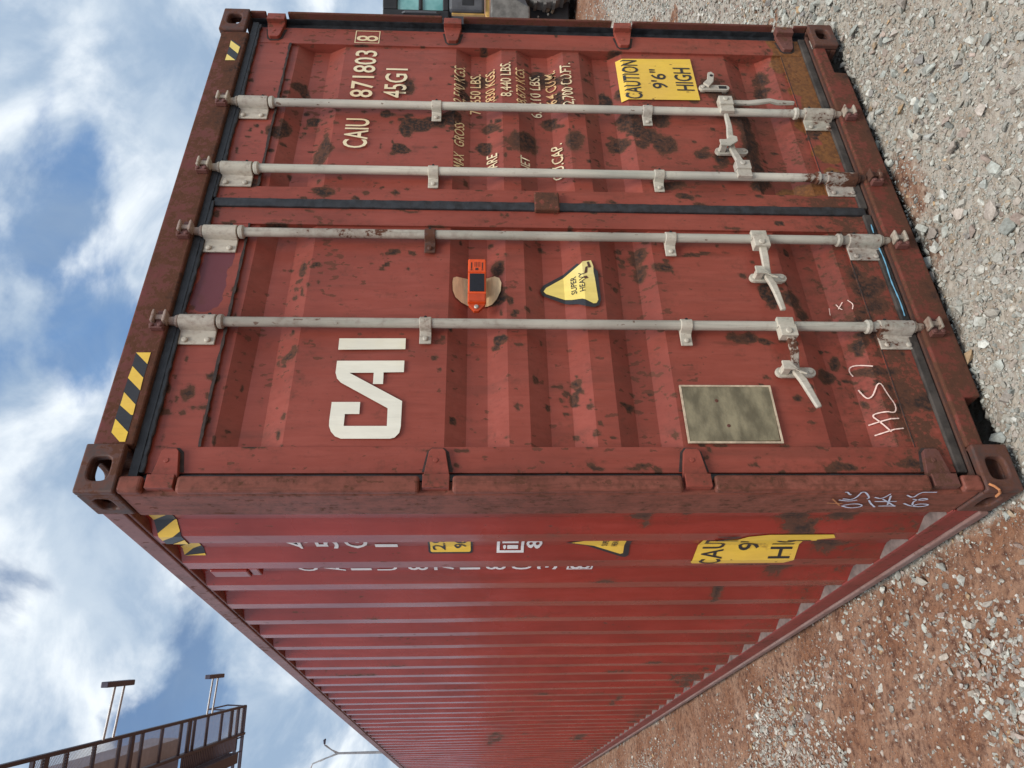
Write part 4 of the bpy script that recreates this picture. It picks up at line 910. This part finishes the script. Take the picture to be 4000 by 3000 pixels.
# post scribbles
def scrib(paths, mat, w):
    for p in paths:
        P = [Vector(q) for q in smooth_line(p)]
        side_ = sum(1 for q in P if q.x <= 0.0046 and q.y > 0.0045)*2 >= len(P)
        if not side_: continue
        if side_: P = [Vector((0.0022, max(q.y, 0.017), q.z)) for q in P]; P = [q-Vector((0.00012*scrib.n, 0, 0)) for q in P]; scrib.n += 1; nrm = Vector((-1, 0, 0))
        else: P = [Vector((max(q.x, 0.017), 0.0022, q.z)) for q in P]; nrm = Vector((0, -1, 0))
        mb = MB(); n = len(P)
        for i, q in enumerate(P):
            d = P[min(i+1, n-1)]-P[max(i-1, 0)]; d = d.normalized() if d.length > 1e-6 else Vector((0, 0, 1)); s_ = nrm.cross(d)*w/2
            mb.v += [tuple(q-s_), tuple(q+s_)]
        mb.f = [(2*i, 2*i+2, 2*i+3, 2*i+1) for i in range(n-1)]
        mb.build('chalk_mark', mat, box_)
scrib.n = 0
scrib(D['SCRIB'], 'chalk_blue', 0.0055); scrib(D['SCRIBO'], 'chalk_orange', 0.005)
# wire seal on the lower left corner casting
mb = MB(); mb.tube([(0.020, -0.004, 0.112), (0.010, -0.008, 0.100), (0.000, -0.006, 0.088), (-0.004, 0.010, 0.076), (-0.004, 0.04, 0.07)], 0.004, 8); mb.build('wire_tie', 'chalk_orange', box_)

# hazard tape on the header
decal('hazard_tape', [D['HAZ_LB']], 'sticker_black', hd, 'flat', 0.0112, wear_none)
for q in D['HAZ_L']: decal('hazard_tape', [q], 'yellow', hd, 'flat', 0.0102, wear_none)
decal('hazard_tape', [D['HAZ_RB']], 'sticker_black', hd, 'flat', 0.0112, wear_none)
for q in D['HAZ_R']: decal('hazard_tape', [q], 'yellow_pale', hd, 'flat', 0.0102, wear_none)
# blue-lit line along the left door's foot, the light put in as colour
mb = MB(); mb.tube([(x, 0.034, 0.151+0.002*math.sin(x*31)) for x in np.linspace(0.70, 1.15, 24)], [0.0016+0.0016*math.sin(x*57)**2 for x in np.linspace(0.70, 1.15, 24)], 6)
t = MT('blue_lit'); t.set((0.13, 0.32, 0.45), 0.45); M['blue_lit'] = t.m
mb.build('blue_lit_line', 'blue_lit', LD)

# side wall marks
ctr = Y0+0.110; ctr1 = ctr+PIT
NARROW = lambda ch, a, b: (a+(b-a)*0.62, b-(b-a)*0.06) if ch in '1I' else (a, b)
for i, ch in enumerate('45G1'): lettering(ch, (*NARROW(ch, ctr-0.045, ctr+0.042), 2.325-i*0.108, 2.408-i*0.108), 'white_mark', wallL, 'side', 0.002, 0.012, True, wear_none)
zc = 2.375
for i, ch in enumerate('CAIU8718038'):
    zz0 = 2.340-i*0.1045-(0.02 if i > 3 else 0)-(0.03 if i > 9 else 0)
    lettering(ch, (*NARROW(ch, ctr1-0.045, ctr1+0.034), zz0, zz0+0.082), 'white_mark', wallL, 'side', 0.002, 0.012, True, wear_none)
    if i == 10: decal('lettering', ring((ctr1-0.055, ctr1+0.036, zz0-0.012, zz0+0.094, 0.008)), 'white_mark', wallL, 'side', 0.002, wear_none)
def rrect(x0, x1, z0, z1, r, n=4):
    out = []
    for cx, cz, a0 in ((x1-r, z0+r, -90), (x1-r, z1-r, 0), (x0+r, z1-r, 90), (x0+r, z0+r, 180)):
        for i in range(n+1):
            a = math.radians(a0+90*i/n); out.append((cx+r*math.cos(a), cz+r*math.sin(a)))
    return out
decal('height_sticker', [rrect(ctr-0.076, ctr+0.068, 1.722, 1.888, 0.012)], 'sticker_black', wallL, 'side', 0.0025, wear_none)
decal('height_sticker', [rrect(ctr-0.070, ctr+0.060, 1.730, 1.880, 0.008)], 'yellow', wallL, 'side', 0.0036, wear_none)
lettering('2.9', (ctr-0.045, ctr+0.050, 1.825, 1.872), 'sticker_black', wallL, 'side', 0.0048, 0.012, True, wear_none)
lettering('96', (ctr-0.040, ctr+0.042, 1.745, 1.792), 'sticker_black', wallL, 'side', 0.0048, 0.012, True, wear_none)
decal('lettering', ring((ctr-0.070, ctr+0.066, 1.530, 1.632, 0.011)), 'white_mark', wallL, 'side', 0.0025, wear_none)
lettering('il', (ctr-0.02, ctr+0.050, 1.552, 1.612), 'white_mark', wallL, 'side', 0.0025, 0.014, True, wear_none)
lettering('8', (ctr-0.03, ctr+0.048, 1.462, 1.522), 'white_mark', wallL, 'side', 0.0025, 0.016, True, wear_none)
decal('warning_sticker', [[(ctr+0.004, 1.375), (ctr-0.100, 1.150), (ctr-0.095, 1.128), (ctr+0.082, 1.128), (ctr+0.090, 1.140), (ctr+0.088, 1.156)]], 'sticker_black', wallL, 'side', 0.0025, wear_none)
decal('warning_sticker', [[(ctr+0.002, 1.355), (ctr-0.085, 1.150), (ctr+0.070, 1.150), (ctr+0.074, 1.160)]], 'yellow', wallL, 'side', 0.0036, wear_none)
lettering('SUPER', (ctr-0.040, ctr+0.034, 1.215, 1.238), 'sticker_black', wallL, 'side', 0.0048, 0.010, True, wear_none)
lettering('HEAVY', (ctr-0.044, ctr+0.036, 1.178, 1.201), 'sticker_black', wallL, 'side', 0.0048, 0.010, True, wear_none)
cy0, cy1, cz0, cz1 = 0.405, 0.722, 0.475, 0.868
decal('caution_sticker', [[(cy1, cz1), (cy1-0.02, cz1+0.01), (cy0+0.06, cz1-0.02), (cy0+0.05, cz1-0.10), (cy0+0.02, cz1-0.13), (cy0, cz1-0.2), (cy0, cz0-0.04), (cy0+0.035, cz0-0.06), (cy0+0.05, cz0), (cy1-0.03, cz0), (cy1, cz0+0.03)]], 'yellow', wallL, 'side', 0.003, lambda P: np.stack([0.8*np.exp(-((P[:, 1]-0.60)**2+(P[:, 2]-0.60)**2)/0.0006), 0*P[:, 1], 0*P[:, 1]], 1))
lettering('CAUTION', (cy0+0.02, cy1-0.002, cz1-0.105, cz1-0.020), 'sticker_black', wallL, 'side', 0.0044, 0.010, True, wear_none)
lettering("9'6\"", (cy0+0.075, cy1-0.085, cz1-0.240, cz1-0.155), 'sticker_black', wallL, 'side', 0.0044, 0.010, True, wear_none)
lettering('HIGH', (cy0+0.055, cy1-0.045, cz1-0.372, cz1-0.285), 'sticker_black', wallL, 'side', 0.0044, 0.010, True, wear_none)
# hazard tape high on the side wall
hz0, hz1 = 2.712, 2.788
decal('hazard_tape', [[(0.208, hz0), (0.645, hz0), (0.645, hz1), (0.208, hz1)]], 'sticker_black', wallL, 'side', 0.0025, wear_none)
st_ = []
for i in range(5):
    a = 0.215+i*0.105; w_ = 0.052; sh = 0.060
    q = [(a, hz0), (a+w_, hz0), (a+w_+sh, hz1), (a+sh, hz1)]
    st_.append([(min(p[0], 0.645), p[1]) for p in q])
for q in st_: decal('hazard_tape', [q], 'yellow', wallL, 'side', 0.0036, wear_none)
# small vent hood
mb = MB(); mb.prism([(0, 0)], 0, 0) if False else None
mb.box(0.012, 0.050, 0.805, 0.880, 2.600, 2.745); mb.box(0.020, 0.050, 0.800, 0.885, 2.560, 2.5995)
mb.build('vent', 'side_red', wallL, 0.006, wear=wear_none)

# ================================================================== TRACKER
tr = empty('tracking_device', (0.83, 0.03, 1.71), 'orange box with dark solar panel fixed over the tan patch on the left door', 'tracker')
tr.location = (0, 0, 0)
z0, z1 = 1.6775, 1.7435
mb = MB(); mb.box(0.741, 0.941, 0.026, 0.050, z0, z1); mb.build('body', 'orange', tr, 0.005, 3)
mb = MB(); mb.prism([(0.706, 1.7035), (0.706, 1.7205), (0.733, z1-0.004), (0.7405, z1-0.002), (0.7405, z0+0.002), (0.733, z0+0.004)][::-1], 0.036, 0.050); mb.build('mounting_tab', 'orange_dark', tr, 0.002)
mb = MB(); mb.box(0.7415, 0.7745, 0.0225, 0.027, z0+0.003, z1-0.003); mb.build('end_cap', 'orange_dark', tr, 0.003)
mb = MB(); mb.box(0.786, 0.8685, 0.0235, 0.0262, z0+0.0065, z1-0.0065); mb.build('solar_panel', 'solar', tr, 0.001)
for ra, rb_ in ((0.775, 0.7835), (0.8745, 0.8785)): mb = MB(); mb.box(ra, rb_, 0.023, 0.0265, z0, z1); mb.build('rib', 'orange', tr, 0.001)
mb = MB()
mb.box(0.886, 0.896, 0.0250, 0.0259, 1.706, 1.717)
for z in (1.689, 1.729):
    mb.box(0.892, 0.922, 0.0250, 0.0259, z, z+0.004); mb.box(0.885, 0.889, 0.0250, 0.0259, z-0.001, z+0.005)
for q in range(4): mb.box(0.902, 0.925, 0.0250, 0.0259, 1.700+q*0.006, 1.7015+q*0.006)
tag(mb.build('printed_label', 'print', tr), kind='stuff')
mb = MB(); mb.bolt(0.724, 0.036, 1.712, 0.0085, 0.006); mb.build('bolt', 'bolt', tr)
mb = MB(); mb.box(0.80, 0.88, 0.0505, 0.0845, 1.690, 1.735); mb.build('mounting_pad', 'dark', tr)

# ================================================================== MACHINE behind on the right
O = Vector((11.50, 5.66, 0)); ex = Vector((0.852, -0.5235, 0)); ey = Vector((0.5235, 0.852, 0))
mc = empty('loading_machine', (11.5, 5.66, 0), 'grey and yellow site machine with a green glazed cab parked behind the container', 'machine')
mc.location = O; mc.rotation_euler = (0, 0, math.atan2(ex.y, ex.x))
def mpart(name, boxes, mat, parent=mc, bev=0.01):
    mb = MB()
    for b in boxes: mb.box(*b)
    return mb.build(name, mat, parent, bev)
cabf = mpart('cab', [(0.0, 0.13, 0, 0.12, 2.25, 3.42), (1.25, 1.38, 0, 0.12, 2.25, 3.42), (0.13, 1.25, 0, 0.1, 3.16, 3.42), (0.13, 1.25, 0, 0.1, 2.25, 2.36), (0.13, 1.25, 0, 0.1, 2.72, 2.79),
                     (0.0, 1.38, 0.12, 1.5, 3.30, 3.42), (0.0, 0.08, 0.12, 1.5, 2.25, 2.5), (0.0, 1.38, 1.42, 1.5, 2.25, 3.3)], 'plant_black', bev=0.02)
for a, b in ((2.36, 2.72), (2.79, 3.16)): mpart('window_pane', [(0.131, 1.249, 0.04, 0.055, a, b)], 'teal_glass', cabf, 0)
mb = MB(); mb.tube([(0.06, -0.01, 2.42), (0.05, -0.07, 2.47), (0.05, -0.08, 2.75), (0.05, -0.07, 3.02), (0.06, -0.01, 3.07)], 0.018, 8); mb.build('grab_rail', 'plant_grey', cabf)
pn = mpart('side_panel', [(0.085, 1.5, -0.12, 1.2, 1.62, 2.24)], 'plant_grey', bev=0.05)
mpart('step_recess', [(0.16, 0.42, -0.125, -0.05, 1.80, 2.02)], 'plant_black', pn)
mpart('yellow_frame', [(0.02, 1.7, -0.05, 0.02, 1.53, 1.60), (0.055, 0.082, -0.02, 0.06, 1.61, 2.20), (-0.06, 0.05, -0.05, 0.02, 1.53, 1.59)], 'plant_yellow')
mb = MB()
pts = [(-0.35, 0.82), (0.12, 0.82), (0.20, 0.96), (0.42, 1.30), (0.35, 1.51), (-0.1, 1.51), (-0.35, 1.35)]
mb.prism(pts, -0.25, 0.9); mb.build('boom_arm', 'plant_mud', mc, 0.03)
mb = MB(); mb.prism([(0.10, 0.86), (0.20, 0.90), (0.48, 1.28), (0.43, 1.36), (0.30, 1.20)], -0.27, -0.255); mb.build('boom_plate', 'plant_grey', mc, 0.004)
mpart('chassis', [(-0.9, 2.4, 0.0, 1.8, 0.10, 0.815), (-0.9, -0.02, 0.02, 1.7, 0.0, 0.099)], 'plant_black', bev=0.02)
for bx_, bz_ in ((0.05, 0.66), (0.10, 0.48)): mb = MB(); mb.bolt(bx_, 0.0, bz_, 0.02, 0.03); mb.build('bolt', 'bolt', mc)
mb = MB()
for i, (x, z, r) in enumerate([(0.22, 0.52, 0.12), (0.34, 0.66, 0.16), (0.15, 0.40, 0.06), (0.42, 0.45, 0.13)]):
    a, b = CHIPS[i]; mb.add([(x+q[0]*r, -0.03+q[1]*r*0.8, z+q[2]*r*1.5) for q in a], [tuple(f) for f in b])
mb.build('mud_lump', 'mud', mc, 0.02)
mb = MB(); mb.tube([(0.75, -0.30, 0.56), (0.75, -0.28, 0.56), (0.75, 0.12, 0.56), (0.75, 0.14, 0.56)], [0.50, 0.58, 0.58, 0.50], 28); whl = mb.build('wheel', 'plant_mud', mc, 0.02)
for k_ in range(22):
    a = 2*math.pi*k_/22; mb = MB(); c_, s_ = math.cos(a), math.sin(a)
    mb.tube([(0.75+0.585*c_, -0.28, 0.56+0.585*s_), (0.75+0.585*c_, 0.12, 0.56+0.585*s_)], 0.035, 4); mb.build('tread_block', 'plant_mud', whl)

# ================================================================== CRANE WALKWAY overhead on the left
HZ = 14.5
A2, B2 = Vector((0.92, 20.67, 0)), Vector((5.44, 42.49, 0)); wd = (B2-A2).normalized(); nl = Vector((-wd.y, wd.x, 0))
cr = empty('crane_walkway', (0, 0, 0), 'dark steel crane girder with mesh walkway high above the far side of the container', 'crane')
cr.location = (A2.x, A2.y, HZ); cr.rotation_euler = (0, 0, math.atan2(wd.y, wd.x))   # local x runs along the edge, local y to the left
LE = (B2-A2).length
MW = 1.33
mb = MB(); mb.box(-8, LE+0.05, -0.05, 0.07, -0.05, 0.09); mb.build('edge_beam', 'crane_steel', cr, 0.01)
mb = MB(); mb.box(-8, LE+0.05, MW, MW+0.12, -0.12, 0.12); mb.build('inner_beam', 'crane_steel', cr, 0.01)
ALONG = [(1.58, 0), (2.26, 1), (3.46, 0), (5.24, 0), (7.11, 0), (8.11, 1), (9.0, 0), (10.89, 0), (12.96, 0), (13.96, 1), (14.57, 0), (16.3, 0), (18.36, 0), (19.97, 1), (22.0, 0)]
for s_, wide in ALONG:
    w_ = 0.26 if wide else 0.11
    mb = MB(); mb.box(s_-w_/2, s_+w_/2, 0.0705, MW-0.0005, -0.05, 0.06); mb.build('cross_beam', 'crane_steel', cr)
for k_ in range(1, 8):
    mb = MB(); mb.box(-k_*1.1-0.05, -k_*1.1+0.05, 0.0705, MW-0.0005, -0.05, 0.06); mb.build('cross_beam', 'crane_steel', cr)
for (s0, _), (s1, _) in zip(ALONG[:-1], ALONG[1:]):       # expanded mesh floor panels
    mb = MB(); sp = 0.085
    if s1-s0 < 0.5: continue
    n = int((s1-s0+MW)/sp)
    for q in range(n):
        for sg in (1, -1):
            x0 = s0-MW+q*sp if sg > 0 else s0+q*sp
            p, r_ = Vector((x0, 0.07, 0)), Vector((x0+sg*MW, MW, 0))
            if sg < 0: pass
            # clip to the panel
            d = r_-p
            lo, hi = (s0-p.x)/d.x, (s1-p.x)/d.x
            t0, t1 = max(0, min(lo, hi)), min(1, max(lo, hi))
            if t1-t0 < 0.03: continue
            a, b = p+d*t0, p+d*t1; z_ = 0.010 if sg > 0 else 0.0
            nn = Vector((-d.y, d.x, 0)).normalized()*0.009
            mb.add([(v.x, v.y, z_) for v in (a-nn, b-nn, b+nn, a+nn)], [(0, 1, 2, 3)])
    mb.build('mesh_panel', 'galv', cr)
mb = MB(); mb.box(-8, LE-5.8, 0.98, MW+2.2, 1.2, 2.6); mb.build('main_girder', 'crane_girder', cr, 0.02)
for k_ in range(34):                                      # slatted floor beyond the inner beam
    mb = MB(); s_ = LE-9.0+k_*0.235; mb.box(s_, s_+0.15, MW+0.125, MW+0.75, -0.06, -0.03); mb.build('slat', 'lamp_body', cr)
mb = MB(); mb.box(LE-9.2, LE-2.2, MW+0.76, MW+1.25, -0.5, 0.3); mb.build('lower_girder', 'crane_steel', cr, 0.02)
mb = MB(); mb.box(LE-0.06, LE+0.06, 0.0, MW+2.0, -0.06, 0.1); mb.box(LE-1.25, LE-1.15, 0.0, MW+2.0, -0.06, 0.1); mb.box(LE-1.1, LE-0.1, MW+0.9, MW+0.96, 0, 0.06)
mb.box(LE-1.1, LE-0.1, MW+0.2, MW+0.26, 0, 0.06); mb.build('end_frame', 'crane_steel', cr, 0.005)
mb = MB(); mb.tube([(LE-0.0, 0.0, 0.1), (LE-0.0, -0.05, 1.0)], 0.04, 6); mb.tube([(LE-3.0, 0.0, 0.1), (LE-3.0, -0.05, 1.0)], 0.04, 6); mb.tube([(LE-3.0, -0.05, 1.0), (LE, -0.05, 1.0)], 0.04, 6); mb.build('guard_rail', 'crane_steel', cr)
def flood(s_, ya, yb, hl, label):
    o = empty('floodlight', (0, 0, 0), label, 'floodlight', 'floodlights reaching out from the crane walkway')
    o.location = cr.location; o.rotation_euler = cr.rotation_euler
    for q in (-0.16, 0.22):
        mb = MB(); mb.tube([(s_+q*hl-0.25, ya, -0.10), (s_+q*hl, yb, -0.10)], 0.045, 8); mb.build('pole', 'galv', o)
    mb = MB(); mb.box(s_-0.62*hl, s_+0.48*hl, yb-0.17, yb+0.02, -0.26, 0.0); mb.build('lamp_head', 'lamp_body', o, 0.03)
    return o
FL = [(6.1, -0.05, -1.75, 1.9), (16.3, -0.05, -1.65, 1.9)]
flood(*FL[0], 'nearer of two twin-pole floodlights jutting from the dark crane walkway')
flood(*FL[1], 'farther twin-pole floodlight near the end frame of the crane walkway')

# ================================================================== STREET LAMP
lp = empty('street_lamp', (0, 0, 0), 'grey street lamp with two curved arms beyond the far end of the container', 'street lamp')
lp.location = (2.85, 40.6, 0)
P3 = lambda p: (p[0]-2.85, p[1]-40.6, p[2])
mb = MB(); mb.tube([(0, 0, -0.05), (0, 0, 4), P3((2.83, 40.70, 9.0))], [0.11, 0.09, 0.055], 10); mb.build('pole', 'galv', lp)
mb = MB(); mb.tube([P3(p) for p in ((2.83, 40.70, 8.8), (2.98, 40.62, 9.2), (3.2, 40.53, 9.56), (3.28, 40.48, 9.58))], [0.035]*4, 6); mb.tube([P3(p) for p in ((2.84, 40.70, 9.0), (3.2, 40.53, 9.5))], 0.025, 6)
mb.build('arm', 'galv', lp)
mb = MB(); mb.tube([P3(p) for p in ((2.83, 40.70, 8.8), (2.60, 40.88, 9.6), (2.39, 41.06, 10.2), (2.2, 41.19, 10.3))], [0.035]*4, 6); mb.tube([P3(p) for p in ((2.82, 40.72, 9.0), (2.5, 40.98, 9.8))], 0.025, 6)
mb.build('arm', 'galv', lp)
mb = MB(); mb.tube([P3((3.26, 40.49, 9.58)), P3((3.42, 40.39, 9.58)), P3((3.48, 40.36, 9.52))], [0.05, 0.07, 0.03], 8); mb.build('lamp_head', 'lamp_body', lp)
mb = MB(); mb.tube([P3((2.2, 41.19, 10.3)), P3((2.0, 41.33, 10.3))], [0.05, 0.06], 8); mb.build('lamp_head', 'lamp_body', lp)
